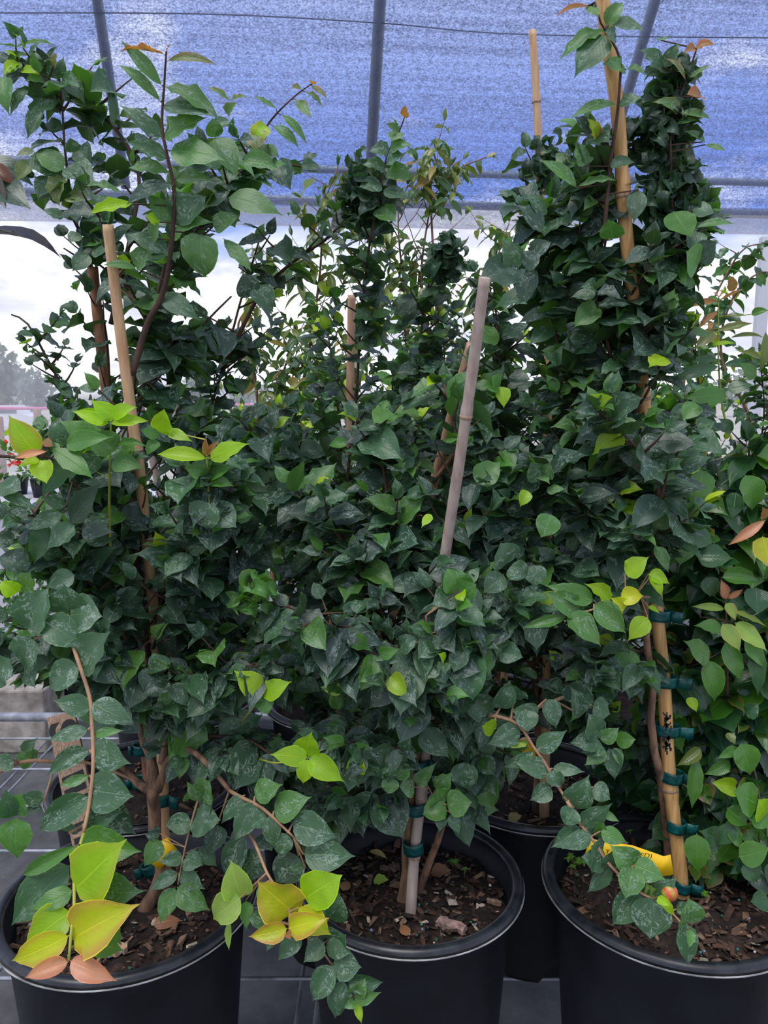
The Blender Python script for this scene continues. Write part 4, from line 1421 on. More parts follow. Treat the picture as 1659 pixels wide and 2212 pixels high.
hero(C_, [(1303, 520, 0.95), (1312, 420, 0.94), (1320, 340, 0.93), (1332, 260, 0.92), (1338, 190, 0.915), (1340, 130, 0.91), (1320, 85, 0.905), (1298, 50, 0.90), (1285, 5, 0.895)], [
    (890, 30, 748, 38, 30, 0.90, COPPER, 0.7), (958, 130, 765, 190, 62, 0.905, GREEN), (955, 150, 832, 305, 128, 0.90, MIDG), (958, 112, 1035, -10, 72, 0.905, GREEN), (975, 95, 1135, 104, 92, 0.905, MIDG),
    (1000, 180, 955, 130, 70, 0.9, MIDG), (1040, 312, 950, 262, 78, 0.91, GREEN), (1045, 300, 1138, 298, 34, 0.912, GREEN), (1005, 452, 816, 466, 58, 0.915, GREEN), (1012, 455, 1112, 425, 72, 0.915, MIDG),
    (868, 718, 848, 615, 84, 0.93, GREEN), (975, 722, 1085, 678, 52, 0.925, MIDG), (832, 812, 700, 672, 62, 0.93, GREEN), (835, 806, 1000, 755, 36, 0.93, GREEN), (920, 600, 885, 510, 60, 0.93, LIME, 0.6, 0), (925, 600, 910, 520, 40, 0.932, COPPER, 0.7),
    (945, 110, 1065, 110, 60, 0.93, MIDG), (880, 25, 930, 60, 40, 0.9, GREEN), (985, 1035, 985, 950, 88, 0.93, GREEN, 0, 0), (1100, 820, 1070, 950, 80, 0.95, MIDG), (850, 790, 760, 830, 60, 0.95, MIDG), (910, 860, 860, 895, 40, 0.95, GREEN),
    (690, 985, 590, 880, 90, 0.94, DARK), (700, 930, 625, 830, 70, 0.945, MIDG), (575, 1165, 415, 1205, 150, 0.90, DARK, 0, 0.4), (580, 1160, 520, 1030, 100, 0.905, MIDG), (590, 1160, 640, 1290, 110, 0.905, DARK), (600, 1150, 660, 1085, 90, 0.9, DARK), (640, 1100, 700, 1030, 90, 0.91, DARK),
], 2.0, 830, 0, 0.0028, 0.001, label='dark shoot twining up the golden stake')
hero(C_, [(1430, 690, 0.98), (1450, 560, 0.98), (1452, 420, 0.97), (1448, 300, 0.96), (1455, 250, 0.96), (1475, 190, 0.96), (1490, 150, 0.955), (1505, 105, 0.95)], [
    (1205, 290, 1122, 195, 80, 0.955, MIDG), (1210, 292, 1268, 178, 62, 0.955, MIDG), (1345, 212, 1428, 168, 46, 0.95, COPPER, 0.9), (1345, 212, 1310, 202, 20, 0.95, COPPER, 0.7), (1302, 348, 1240, 236, 40, 0.95, OLIVE, 0.5),
    (1312, 342, 1412, 285, 28, 0.95, GREEN, 0.2), (1270, 492, 1192, 405, 52, 0.95, GREEN, 0.2), (1278, 492, 1418, 480, 42, 0.95, GREEN, 0.1), (1260, 540, 1350, 495, 36, 0.955, GREEN), (1385, 612, 1308, 563, 34, 0.96, GREEN), (1388, 625, 1466, 656, 30, 0.96, GREEN),
    (1345, 985, 1512, 940, 50, 0.94, GREEN), (1250, 912, 1300, 1028, 116, 0.93, GREEN, 0, 0), (1330, 910, 1425, 905, 90, 0.95, MIDG), (1200, 290, 1135, 292, 26, 0.96, MIDG), (1230, 300, 1380, 330, 50, 0.96, MIDG), (1350, 1120, 1440, 1060, 110, 0.93, DARK, 0, .3), (1355, 1150, 1315, 1095, 110, 0.92, GREEN, 0, .3),
    (1180, 170, 1235, 165, 20, 0.95, GREEN), (1190, 370, 1180, 300, 30, 0.97, MIDG), (1370, 420, 1330, 400, 50, 0.95, COPPER, 0.6), (1360, 1000, 1340, 1080, 60, 0.94, MIDG),
], 2.0, 830, 0, 0.0024, 0.001, label='tall shoot right of the golden stake')
hero(C_, [(1236, 1498, 0.97), (1170, 1525, 0.93), (1110, 1550, 0.90), (1057, 1547, 0.88), (1070, 1546, 0.875), (1120, 1565, 0.865), (1150, 1610, 0.855), (1178, 1650, 0.85), (1200, 1690, 0.845), (1225, 1730, 0.84)], [
    (590, 192, 450, 245, 84, 0.868, MIDG), (612, 105, 618, 200, 96, 0.868, MIDG), (665, 130, 568, 105, 60, 0.872, MIDG), (700, 60, 765, 182, 86, 0.88, MIDG), (655, 278, 788, 212, 82, 0.855, MIDG), (648, 285, 530, 366, 48, 0.855, MIDG),
    (710, 368, 578, 340, 74, 0.85, MIDG), (715, 370, 762, 445, 72, 0.845, MIDG), (722, 440, 635, 496, 66, 0.845, MIDG), (725, 360, 862, 380, 56, 0.85, MIDG), (820, 530, 855, 400, 96, 0.842, MIDG), (480, 190, 425, 165, 46, 0.87, LIME, 0, 0),
    (570, 240, 600, 270, 70, 0.87, PALE, 0, 0), (500, 100, 530, 0, 80, 0.88, MIDG), (455, 120, 370, 50, 90, 0.885, MIDG), (450, 135, 400, 280, 80, 0.885, DARK), (560, 60, 560, 0, 70, 0.885, MIDG),
    (900, 440, 980, 480, 80, 0.86, MIDG), (850, 130, 820, 10, 80, 0.92, MIDG), (900, 90, 975, 110, 90, 0.93, MIDG), (925, 230, 890, 145, 70, 0.9, MIDG), (935, 240, 1005, 190, 60, 0.9, GREEN), (925, 250, 820, 235, 60, 0.9, MIDG), (940, 255, 870, 300, 70, 0.9, MIDG), (950, 270, 880, 355, 60, 0.9, GREEN),
    (970, 270, 1010, 410, 70, 0.91, MIDG), (1000, 240, 1080, 230, 60, 0.91, GREEN, 0, 0), (990, 270, 1040, 350, 50, 0.91, GREEN),
], 2.0, 830, 1480, 0.0026, 0.0016, bark='twig_tan', label='tan branch arching down over the rim')
hero(C_, [(1225, 1730, 0.84), (1250, 1775, 0.83), (1275, 1808, 0.82), (1290, 1825, 0.815), (1310, 1860, 0.805), (1370, 1920, 0.79), (1410, 1942, 0.785), (1450, 1970, 0.775), (1480, 2005, 0.765)], [
    (235, 15, 270, -150, 0.1, 0.9, MIDG), (350, 270, 530, 100, 110, 0.825, MIDG), (290, 150, 235, 262, 130, 0.828, MIDG), (335, 280, 150, 440, 120, 0.828, MIDG), (412, 330, 225, 440, 120, 0.82, MIDG), (480, 310, 668, 385, 130, 0.815, GREEN, 0, 0.8), (490, 180, 612, 230, 60, 0.825, GREEN),
    (470, 360, 495, 210, 60, 0.825, GREEN, 0, 0.3), (440, 330, 400, 230, 80, 0.84, MIDG),
    (515, 520, 368, 508, 110, 0.812, MIDG), (470, 500, 430, 440, 110, 0.814, MIDG), (540, 560, 590, 480, 90, 0.81, MIDG), (545, 560, 408, 762, 130, 0.812, MIDG), (718, 548, 600, 445, 110, 0.80, GREEN, 0, 1), (716, 552, 932, 612, 150, 0.795, GREEN, 0, 1), (712, 560, 650, 772, 190, 0.79, GREEN, 0, 1),
    (745, 715, 590, 1000, 190, 0.795, MIDG), (745, 700, 810, 640, 90, 0.80, MIDG), (835, 770, 800, 1052, 260, 0.785, MIDG), (850, 765, 1006, 655, 110, 0.79, MIDG), (890, 772, 1025, 915, 72, 0.78, LIME, 0, 0),
    (1010, 860, 1170, 855, 80, 0.775, MIDG), (880, 778, 960, 840, 64, 0.772, LIME, 0.1, 0), (1090, 960, 1100, 845, 130, 0.765, GREEN, 0, 1), (1080, 955, 1095, 1272, 172, 0.762, MIDG), (1110, 1000, 1100, 1132, 66, 0.755, GREEN, 0, 0.3), (850, 780, 820, 690, 50, 0.795, PALE, 0.3, 0),
], 3.26, 1150, 1700, 0.0022, 0.0011, bark='twig_tan', label='trailing tip hanging over the soil')
hero(C_, [(1402, 1290, 0.93), (1370, 1290, 0.90), (1330, 1300, 0.88), (1270, 1320, 0.86)], [
    (790, 1185, 612, 1236, 48, 0.86, GREEN, 0, 0.6), (785, 1180, 952, 1292, 104, 0.855, GREEN, 0, 0.8), (905, 1128, 1056, 1246, 100, 0.865, GREEN, 0, 0.7), (842, 1162, 703, 1088, 82, 0.865, GREEN, 0, 0.8), (905, 1112, 712, 1062, 78, 0.87, GREEN, 0, 0.7),
    (978, 1112, 876, 1038, 54, 0.875, LIME, 0.05, 0), (1020, 1100, 1120, 1092, 70, 0.87, YELL, 0.05, 0), (1040, 1150, 985, 1100, 40, 0.87, YELL, 0, 0), (1040, 1000, 1142, 935, 80, 0.89, LIME, 0, 0.2), (1138, 1185, 1062, 1285, 80, 0.90, LIME, 0, 0.2),
    (1145, 582, 1305, 590, 62, 0.90, GREEN, 0, 0.3), (1020, 378, 925, 490, 96, 0.90, LIME, 0, 0.2), (985, 302, 900, 225, 60, 0.90, LIME, 0, 0.2), (1010, 360, 1120, 345, 70, 0.9, GREEN, 0, 0.4), (1000, 340, 960, 295, 90, 0.9, GREEN, 0, 0.3), (500, 192, 430, 180, 56, 0.92, GREEN, 0, 0.2), (500, 190, 532, 270, 62, 0.92, LIME, 0, 0.2),
    (495, 195, 470, 150, 50, 0.92, GREEN, 0, 0.2), (1170, 790, 1020, 790, 90, 0.89, MIDG), (1195, 630, 1335, 665, 36, 0.9, MIDG), (1205, 670, 1330, 755, 70, 0.9, MIDG), (1190, 810, 1210, 730, 60, 0.89, GREEN), (1165, 880, 1250, 985, 60, 0.89, GREEN), (1140, 1000, 1235, 1030, 60, 0.89, LIME, 0, 0.2), (1150, 1010, 1200, 1095, 50, 0.885, LIME, 0, 0.2),
    (1140, 1140, 1190, 1160, 22, 0.9, LIME, 0, 0), (680, 600, 645, 510, 80, 0.9, MIDG), (690, 590, 715, 520, 60, 0.9, GREEN), (720, 740, 690, 840, 90, 0.88, GREEN, 0, .6), (700, 640, 780, 625, 40, 0.9, GREEN), (620, 640, 590, 700, 40, 0.88, LIME, 0, 0), (200, 740, 170, 800, 30, 0.84, LIME, 0, 0), (1090, 560, 1165, 470, 120, 0.92, MIDG),
], 2.0, 830, 740, 0.0018, 0.001, bark='twig_tan', flabel='pale yellow-green leaves')
# small red fruit on the trailing tip
m = MB()
fc = P(1446, 1928, 0.785)
m.lathe(fc, [(0.0005, 0.0095), (0.005, 0.0085), (0.0085, 0.004), (0.0092, 0), (0.0082, -0.005), (0.0045, -0.0085), (0.0005, -0.0093)], 16)
M['fruit'] = simple('ripening_fruit', (0.35, 0.38, 0.05), (0.62, 0.10, 0.05), 60, 0.4, lo=0.42, hi=0.55)
m.build('fruit', M['fruit'], C_)
# sooty marks on the stake
m = MB()
R_ = random.Random(5)
for i in range(60):
    hy = R_.choice((1560, 1600)) + R_.gauss(0, 11)
    hx = 1440 + R_.gauss(0, 4.0)
    c = P(hx, hy, 0.9375)
    m.box(c, (0.0022 * R_.uniform(.5, 1.5), 0.0012, 0.0035 * R_.uniform(.4, 1.5)))
m.build('soot_mark', M['ink'], C_, smooth=False)


def tag_strip(root, pts, hpx, Y, text=None, tpos=None, tsize=0.012):
    v = []; f = []
    n = len(pts)
    for i, (px, py, dy) in enumerate(pts):
        c = P(px, py, Y + dy)
        up_ = (P(px, py - hpx / 2, Y + dy) - c)
        t = (P(pts[min(i + 1, n - 1)][0], pts[min(i + 1, n - 1)][1], Y) - P(pts[max(i - 1, 0)][0], pts[max(i - 1, 0)][1], Y)).normalized()
        nn = Vector((-t.z, 0, t.x)) * up_.length
        v += [c - nn, c + nn]
    for i in range(n - 1):
        f.append((2 * i, 2 * i + 2, 2 * i + 3, 2 * i + 1))
    o = link('plant_tag', v, f, M['tag'], root, smooth=True)
    sm = o.modifiers.new('thickness', 'SOLIDIFY'); sm.thickness = 0.0006
    if text:
        cu = bpy.data.curves.new('lettering', 'FONT')
        cu.body = text
        cu.size = tsize
        cu.extrude = 0.0001
        tmp = bpy.data.objects.new('lettering', cu)
        COL.objects.link(tmp)
        dg = bpy.context.evaluated_depsgraph_get()
        me = bpy.data.meshes.new_from_object(tmp.evaluated_get(dg))
        bpy.data.objects.remove(tmp)
        a = P(tpos[0], tpos[1], Y - 0.0085); b = P(tpos[2], tpos[3], Y - 0.0065)
        xd = (b - a).normalized(); yd = Vector((0, -0.25, 1)); yd = (yd - xd * yd.dot(xd)).normalized()
        org = parent_origin(root)
        for vv in me.vertices:
            co = a + xd * vv.co.x + yd * vv.co.y - org
            vv.co = co
        me.materials.clear(); me.materials.append(M['ink'])
        lo = bpy.data.objects.new('lettering', me)
        COL.objects.link(lo); lo.parent = o
        # child of a child at the same origin
    return o


tag_strip(C_, [(1268, 1832, 0), (1290, 1838, -0.004), (1320, 1842, -0.006), (1360, 1848, -0.005), (1400, 1862, -0.002), (1430, 1872, 0), (1452, 1868, 0.004)], 44, 0.905,
          'Y (GRAFTED)', (1306, 1843, 1380, 1851), 0.0105)
tag_strip(A_, [(330, 1868, 0), (345, 1852, -0.003), (358, 1832, -0.002), (372, 1822, 0.002)], 34, 0.955)
tag_strip(A_, [(378, 1518, 0), (390, 1490, 0)], 16, 0.965)

# ---- second row
cD = on_z(1165, 1722, 0.295)
D_ = shrub(0.27, 1.29, 'potted shrub in the second row whose thin stake rises highest against the blue cloth', nchips=500)
stake(D_, rooted([(1175, 1775, 1.23), (1180, 1500, 1.235), (1183, 1200, 1.24), (1181, 850, 1.24), (1168, 450, 1.23), (1158, 200, 1.22), (1150, 66, 1.215)]), 0.0085, 0.0055, 'stake_tan', (0.12, 0.33, 0.55, 0.72, 0.925), label='tallest free-standing bamboo stake')
trunk(D_, rooted([(1160, 1762, 1.25), (1162, 1600, 1.255), (1158, 1450, 1.26), (1162, 1250, 1.27)]), 0.0075, 0.005)
tie(D_, 1172, 1552, 1.235, 34, 14, 0, 18); tie(D_, 1174, 1400, 1.24, 32, 0, 0, 18); tie(D_, 1180, 1170, 1.24, 26, 12, 0, 16)
tag_strip(D_, [(1128, 1610, 0), (1140, 1618, 0), (1150, 1660, 0)], 26, 1.22)
EXTRA = []
for pts, n in (([(1165, 1400, 1.27), (1190, 1150, 1.28), (1215, 900, 1.27), (1200, 650, 1.25), (1175, 450, 1.24), (1170, 350, 1.24)], 60),
               ([(1160, 1350, 1.27), (1120, 1150, 1.25), (1090, 900, 1.25), (1075, 720, 1.26), (1065, 600, 1.27)], 46),
               ([(1162, 1500, 1.26), (1230, 1400, 1.22), (1290, 1350, 1.2), (1330, 1320, 1.2)], 30),
               ([(1160, 1450, 1.24), (1100, 1380, 1.2), (1060, 1300, 1.18), (1030, 1200, 1.17)], 32),
               ([(1160, 1550, 1.24), (1110, 1520, 1.2), (1070, 1560, 1.18), (1050, 1620, 1.17)], 22),
               ([(1165, 1560, 1.24), (1250, 1540, 1.22), (1330, 1580, 1.2), (1360, 1640, 1.2)], 30),
               ([(1170, 1300, 1.29), (1270, 1150, 1.32), (1330, 1000, 1.35), (1360, 850, 1.35)], 36)):
    grow(D_, PP(pts), 0.004, 0.0014, n=n, L=(0.06, 0.14), size=0.046)

E_ = shrub(-0.075, 1.315, 'potted shrub in the second row with a yellow tag on its tan leaning stake', nchips=0)
stake(E_, rooted([(776, 1695, 1.27), (822, 1410, 1.2), (862, 1290, 1.15), (932, 1060, 1.1), (985, 860, 1.06), (1018, 742, 1.04)]), 0.0085, 0.0065, 'stake_pink', (0.3, 0.62), label='tan leaning bamboo stake')
trunk(E_, rooted([(768, 1690, 1.3), (790, 1500, 1.25), (830, 1400, 1.22), (880, 1200, 1.18), (910, 1080, 1.13), (960, 1010, 1.1), (1020, 920, 1.09)]), 0.008, 0.004)
tag_strip(E_, [(802, 1398, 0), (820, 1406, -0.01), (836, 1412, 0)], 32, 1.17)
tie(E_, 797, 1472, 1.2, 34, 0, 0, 20)
for pts, n in (([(775, 1550, 1.28), (745, 1300, 1.27), (750, 1050, 1.26), (770, 850, 1.25), (780, 680, 1.24), (800, 520, 1.2), (830, 380, 1.18)], 64),
               ([(790, 1450, 1.26), (700, 1250, 1.24), (650, 1080, 1.23), (640, 960, 1.23)], 42),
               ([(800, 1350, 1.24), (870, 1120, 1.22), (900, 900, 1.2), (910, 720, 1.2), (930, 590, 1.2)], 52),
               ([(780, 1550, 1.26), (700, 1500, 1.2), (640, 1480, 1.17), (590, 1500, 1.16)], 28),
               ([(780, 1600, 1.2), (800, 1560, 1.14), (830, 1600, 1.1), (800, 1680, 1.08)], 26),
               ([(775, 1560, 1.22), (720, 1600, 1.16), (640, 1680, 1.12), (600, 1730, 1.1)], 30),
               ([(780, 1600, 1.22), (870, 1600, 1.16), (950, 1620, 1.13), (990, 1690, 1.12)], 26),
               ([(800, 1400, 1.24), (960, 1230, 1.25), (1020, 1080, 1.26), (1050, 900, 1.26)], 36)):
    grow(E_, PP(pts), 0.004, 0.0014, n=n, L=(0.06, 0.13), size=0.045)
hero(E_, [(800, 520, 1.15), (822, 400, 1.13), (838, 330, 1.12), (862, 285, 1.11), (875, 250, 1.10)], [
    (876, 255, 876, 228, 20, 1.1, COPPER, 0.7), (845, 330, 880, 300, 40, 1.11, GREEN), (838, 335, 805, 310, 40, 1.11, MIDG), (835, 350, 870, 335, 36, 1.11, MIDG), (832, 370, 788, 350, 40, 1.12, MIDG), (835, 375, 885, 378, 40, 1.12, GREEN),
    (825, 400, 780, 400, 40, 1.12, MIDG), (828, 410, 880, 425, 36, 1.12, MIDG), (860, 285, 835, 265, 16, 1.11, GREEN), (862, 285, 850, 300, 20, 1.11, GREEN), (820, 440, 770, 445, 40, 1.13, DARK), (815, 450, 850, 480, 40, 1.13, GREEN),
], 1.0, 0, 0, 0.002, 0.0008)

F_ = shrub(-0.425, 1.29, 'potted shrub in the second row with a reddish brown square-cut stake at left', nchips=200)
stake(F_, rooted([(322, 1720, 1.22), (312, 1600, 1.22), (278, 1300, 1.21), (262, 1150, 1.2), (236, 900, 1.19), (217, 740, 1.18), (200, 577, 1.17)]), 0.0088, 0.0076, 'stake_red', (0.45,), label='reddish brown bamboo stake')
trunk(F_, rooted([(330, 1740, 1.25), (320, 1600, 1.25), (300, 1480, 1.24), (275, 1300, 1.23), (262, 1200, 1.22), (255, 1000, 1.21)]), 0.0075, 0.004)
tie(F_, 305, 1618, 1.2, 36, 10, 0, 22, -1); tie(F_, 300, 1690, 1.21, 30, 16, 0, 22, -1)
for pts, n, sz in (([(270, 1100, 1.22), (240, 900, 1.21), (228, 720, 1.2), (190, 560, 1.18), (160, 460, 1.16), (142, 340, 1.15), (135, 240, 1.14), (128, 170, 1.14)], 44, 0.05),
                   ([(290, 1300, 1.25), (360, 1100, 1.25), (430, 950, 1.24), (480, 800, 1.23), (520, 650, 1.22), (560, 520, 1.2)], 52, 0.048),
                   ([(240, 700, 1.19), (280, 520, 1.17), (300, 380, 1.17), (250, 280, 1.17), (170, 215, 1.18), (80, 170, 1.18), (20, 130, 1.18)], 34, 0.048),
                   ([(250, 1050, 1.23), (170, 900, 1.25), (110, 790, 1.26), (60, 700, 1.27), (25, 680, 1.28)], 22, 0.034),
                   ([(480, 800, 1.23), (560, 640, 1.22), (640, 560, 1.2), (700, 520, 1.19), (760, 460, 1.18)], 28, 0.046),
                   ([(300, 1400, 1.25), (200, 1280, 1.24), (120, 1180, 1.24), (40, 1120, 1.24), (-30, 1080, 1.24)], 30, 0.05),
                   ([(330, 640, 1.15), (420, 500, 1.12), (480, 400, 1.1), (540, 340, 1.09), (600, 350, 1.08), (650, 360, 1.08)], 26, 0.05),
                   ([(300, 1500, 1.23), (220, 1460, 1.18), (130, 1440, 1.14), (60, 1460, 1.12)], 22, 0.05),
                   ([(310, 1550, 1.23), (400, 1450, 1.2), (470, 1350, 1.18), (500, 1280, 1.16)], 30, 0.048)):
    grow(F_, PP(pts), 0.0042, 0.0014, n=n, L=(0.06, 0.13), size=sz, pal=pal_dark)
hero(F_, [(540, 345, 1.1), (572, 280, 1.09), (598, 245, 1.08), (640, 205, 1.07), (675, 180, 1.06)], [
    (1155, 545, 1085, 600, 70, 1.08, LIME, 0.4, 0), (1115, 560, 1110, 640, 66, 1.08, OLIVE, 0.5), (1195, 468, 1098, 415, 30, 1.08, GREEN), (1215, 495, 1325, 592, 36, 1.08, GREEN), (1180, 545, 1290, 600, 40, 1.08, GREEN), (1145, 625, 1205, 670, 36, 1.09, GREEN),
    (1275, 430, 1350, 500, 36, 1.07, GREEN, 0.3), (1320, 398, 1395, 440, 22, 1.07, GREEN, 0.4), (1345, 370, 1405, 412, 22, 1.065, OLIVE, 0.8), (1300, 385, 1262, 365, 22, 1.065, OLIVE, 0.6), (1350, 365, 1345, 348, 12, 1.06, COPPER, 0.8), (1130, 620, 1160, 690, 30, 1.09, GREEN),
], 2.0, 0, 0, 0.0018, 0.0007)
hero(F_, [(130, 240, 1.14), (110, 200, 1.14), (80, 160, 1.14), (40, 135, 1.14), (10, 115, 1.14)], [
    (70, 245, 18, 215, 22, 1.13, LIME, 0.3, 0), (75, 265, 10, 330, 40, 1.13, LIME, 0.2, 0), (95, 270, 25, 330, 40, 1.13, GREEN), (90, 305, 170, 300, 34, 1.13, LIME, 0, 0), (235, 285, 245, 238, 36, 1.12, OLIVE, 0.5), (230, 285, 205, 250, 16, 1.12, OLIVE, 0.5),
    (20, 330, 15, 480, 90, 1.12, GREEN), (110, 350, 190, 330, 40, 1.13, GREEN), (120, 380, 30, 480, 50, 1.13, MIDG), (270, 350, 360, 410, 60, 1.13, MIDG), (260, 360, 180, 370, 50, 1.13, MIDG), (180, 480, 120, 590, 60, 1.13, MIDG),
    (145, 660, 275, 730, 120, 1.13, MIDG), (280, 730, 150, 655, 110, 1.12, GREEN), (290, 720, 400, 780, 110, 1.12, MIDG), (135, 700, 75, 770, 70, 1.13, OLIVE), (210, 760, 160, 850, 70, 1.13, MIDG), (280, 770, 210, 860, 90, 1.12, OLIVE), (300, 830, 370, 870, 70, 1.12, OLIVE), (145, 650, 70, 660, 40, 1.13, OLIVE),
    (350, 940, 480, 950, 40, 1.13, MIDG), (280, 940, 185, 895, 50, 1.12, MIDG), (385, 1100, 315, 1165, 70, 1.12, MIDG), (395, 1090, 480, 1060, 60, 1.12, MIDG), (345, 1010, 300, 1040, 50, 1.12, MIDG), (330, 880, 330, 970, 50, 1.13, DARK), (320, 660, 300, 600, 60, 1.11, MIDG), (340, 640, 390, 690, 80, 1.14, MIDG),
], 2.0, 0, 0, 0.0014, 0.0007, label='thin shoot crossing the top left corner', flabel='yellow-green young leaves')

# ---- glossy bushes to the right
Gb = shrub(0.635, 1.20, 'glossy dark green bush filling the right edge behind the golden stake', r=0.16)
trunk(Gb, [(0.635, 1.2, 0.26), (0.64, 1.21, 0.45), (0.63, 1.2, 0.6)], 0.009, 0.006)
GX = [[(-40, -40), (1470, -40), (1470, 1760), (-40, 1760)][:0]]
for pts, n, ck in (([(1560, 1650, 1.2), (1540, 1400, 1.15), (1500, 1250, 1.1), (1480, 1120, 1.08), (1500, 1000, 1.08)], 46, 1),
                   ([(1570, 1600, 1.2), (1600, 1300, 1.12), (1610, 1100, 1.08), (1620, 950, 1.06)], 46, 1),
                   ([(1580, 1650, 1.2), (1680, 1400, 1.12), (1720, 1200, 1.1), (1740, 1000, 1.1)], 40, 1),
                   ([(1560, 1680, 1.18), (1500, 1580, 1.12), (1470, 1500, 1.1), (1480, 1430, 1.08)], 34, 1),
                   ([(1560, 1700, 1.18), (1500, 1700, 1.12), (1480, 1760, 1.1), (1500, 1840, 1.08)], 30, 0),
                   ([(1570, 1700, 1.18), (1600, 1680, 1.08), (1620, 1760, 1.04), (1630, 1860, 1.02)], 34, 0),
                   ([(1580, 1700, 1.18), (1680, 1700, 1.1), (1700, 1780, 1.05), (1700, 1860, 1.03)], 30, 0),
                   ([(1570, 1640, 1.2), (1640, 1560, 1.1), (1650, 1480, 1.06), (1660, 1400, 1.04)], 34, 1),
                   ([(1570, 1640, 1.2), (1560, 1560, 1.12), (1540, 1500, 1.08), (1530, 1440, 1.08)], 26, 1),
                   ([(1570, 1700, 1.2), (1400, 1640, 1.25), (1340, 1700, 1.25), (1330, 1740, 1.22)], 22, 1)):
    grow(Gb, PP(pts), 0.0035, 0.0013, n=n, L=(0.05, 0.12), size=0.058, pal=pal_gloss, mat='gloss', check=bool(ck), droop=0.7, lean=(0, -0.15, 0.1), spacing=0.027)
hero(Gb, [(1571, 1500, 1.02), (1570, 1400, 1.0), (1569, 1340, 0.99), (1568, 1295, 0.985)], [
    (540, 930, 480, 812, 46, 0.985, PINK, 0.9), (546, 926, 640, 870, 38, 0.983, PINK, 0.9), (526, 958, 622, 1062, 90, 0.98, PALE, 0.6), (522, 998, 345, 968, 40, 0.985, PALE, 0), (500, 1128, 322, 1098, 76, 0.985, GREEN), (505, 1098, 622, 1286, 136, 0.978, PALE, 0.25),
    (560, 1000, 795, 1120, 46, 0.985, PALE, 0.5), (590, 1090, 818, 1262, 110, 0.985, PALE, 0.15), (520, 1220, 645, 1500, 170, 0.987, GREEN), (660, 1200, 785, 1404, 120, 0.988, GREEN), (425, 1330, 245, 1250, 116, 0.98, GREEN), (412, 1340, 450, 1638, 150, 0.985, GREEN),
    (230, 475, 250, 690, 190, 0.99, GREEN), (240, 480, 450, 520, 160, 0.995, MIDG), (330, 640, 575, 660, 160, 0.99, MIDG), (370, 45, 352, 308, 170, 0.985, GREEN), (120, 30, 400, 0, 150, 0.98, LIME, 0, 0), (780, 500, 815, 725, 200, 0.96, YELL, 0.35), (800, 390, 580, 548, 56, 0.96, PINK, 0.6),
    (800, 380, 790, 300, 50, 0.955, COPPER, 0.8), (500, 780, 800, 780, 110, 0.98, GREEN), (740, 850, 730, 1022, 150, 0.975, MIDG), (660, 80, 760, 340, 150, 0.97, GREEN), (600, 200, 560, 380, 120, 0.99, MIDG), (390, 780, 470, 920, 110, 0.99, MIDG), (350, 1050, 120, 1090, 0.1, 1.0, MIDG),
    (270, 1600, 330, 1700, 80, 1.0, LIME, 0, 0), (620, 1920, 720, 2080, 110, 0.99, GREEN), (610, 1950, 470, 2010, 60, 0.99, GREEN), (540, 1840, 590, 1920, 60, 1.0, OLIVE), (360, 1950, 200, 2060, 80, 1.0, OLIVE), (560, 2040, 410, 2140, 80, 0.99, GREEN), (720, 1180, 765, 1580, 110, 0.99, MIDG),
], 3.16, 1400, 1000, 0.0022, 0.001, mat='gloss', label='upright shoot with a pink tip', flabel='pale green new leaves flushed pink')
hero(Gb, [(1620, 1620, 1.06), (1640, 1720, 1.02), (1640, 1820, 1.0)], [
    (1510, 540, 1440, 420, 0.1, 1.0, GREEN), (1610, 510, 1530, 480, 90, 0.97, GREEN), (1600, 560, 1660, 620, 90, 0.97, GREEN), (1650, 560, 1625, 510, 60, 0.965, LIME, 0, 0), (1350, 640, 1345, 815, 110, 0.97, GREEN), (1530, 740, 1665, 720, 100, 0.96, GREEN),
    (1500, 600, 1460, 700, 80, 0.98, MIDG), (1560, 760, 1620, 850, 90, 0.96, MIDG), (1520, 440, 1440, 440, 60, 0.98, LIME, 0, 0), (1480, 530, 1560, 610, 90, 0.98, GREEN), (1480, 620, 1560, 690, 80, 0.98, GREEN), (1660, 920, 1600, 950, 60, 0.95, MIDG), (1460, 690, 1385, 620, 70, 0.99, MIDG),
    (1350, 300, 1310, 520, 70, 1.0, GREEN), (1560, 120, 1620, 100, 60, 0.98, MIDG), (1540, 250, 1600, 390, 100, 0.98, GREEN),
], 2.0, 830, 1480, 0.0018, 0.001, mat='gloss', flabel='lime rounded leaves')
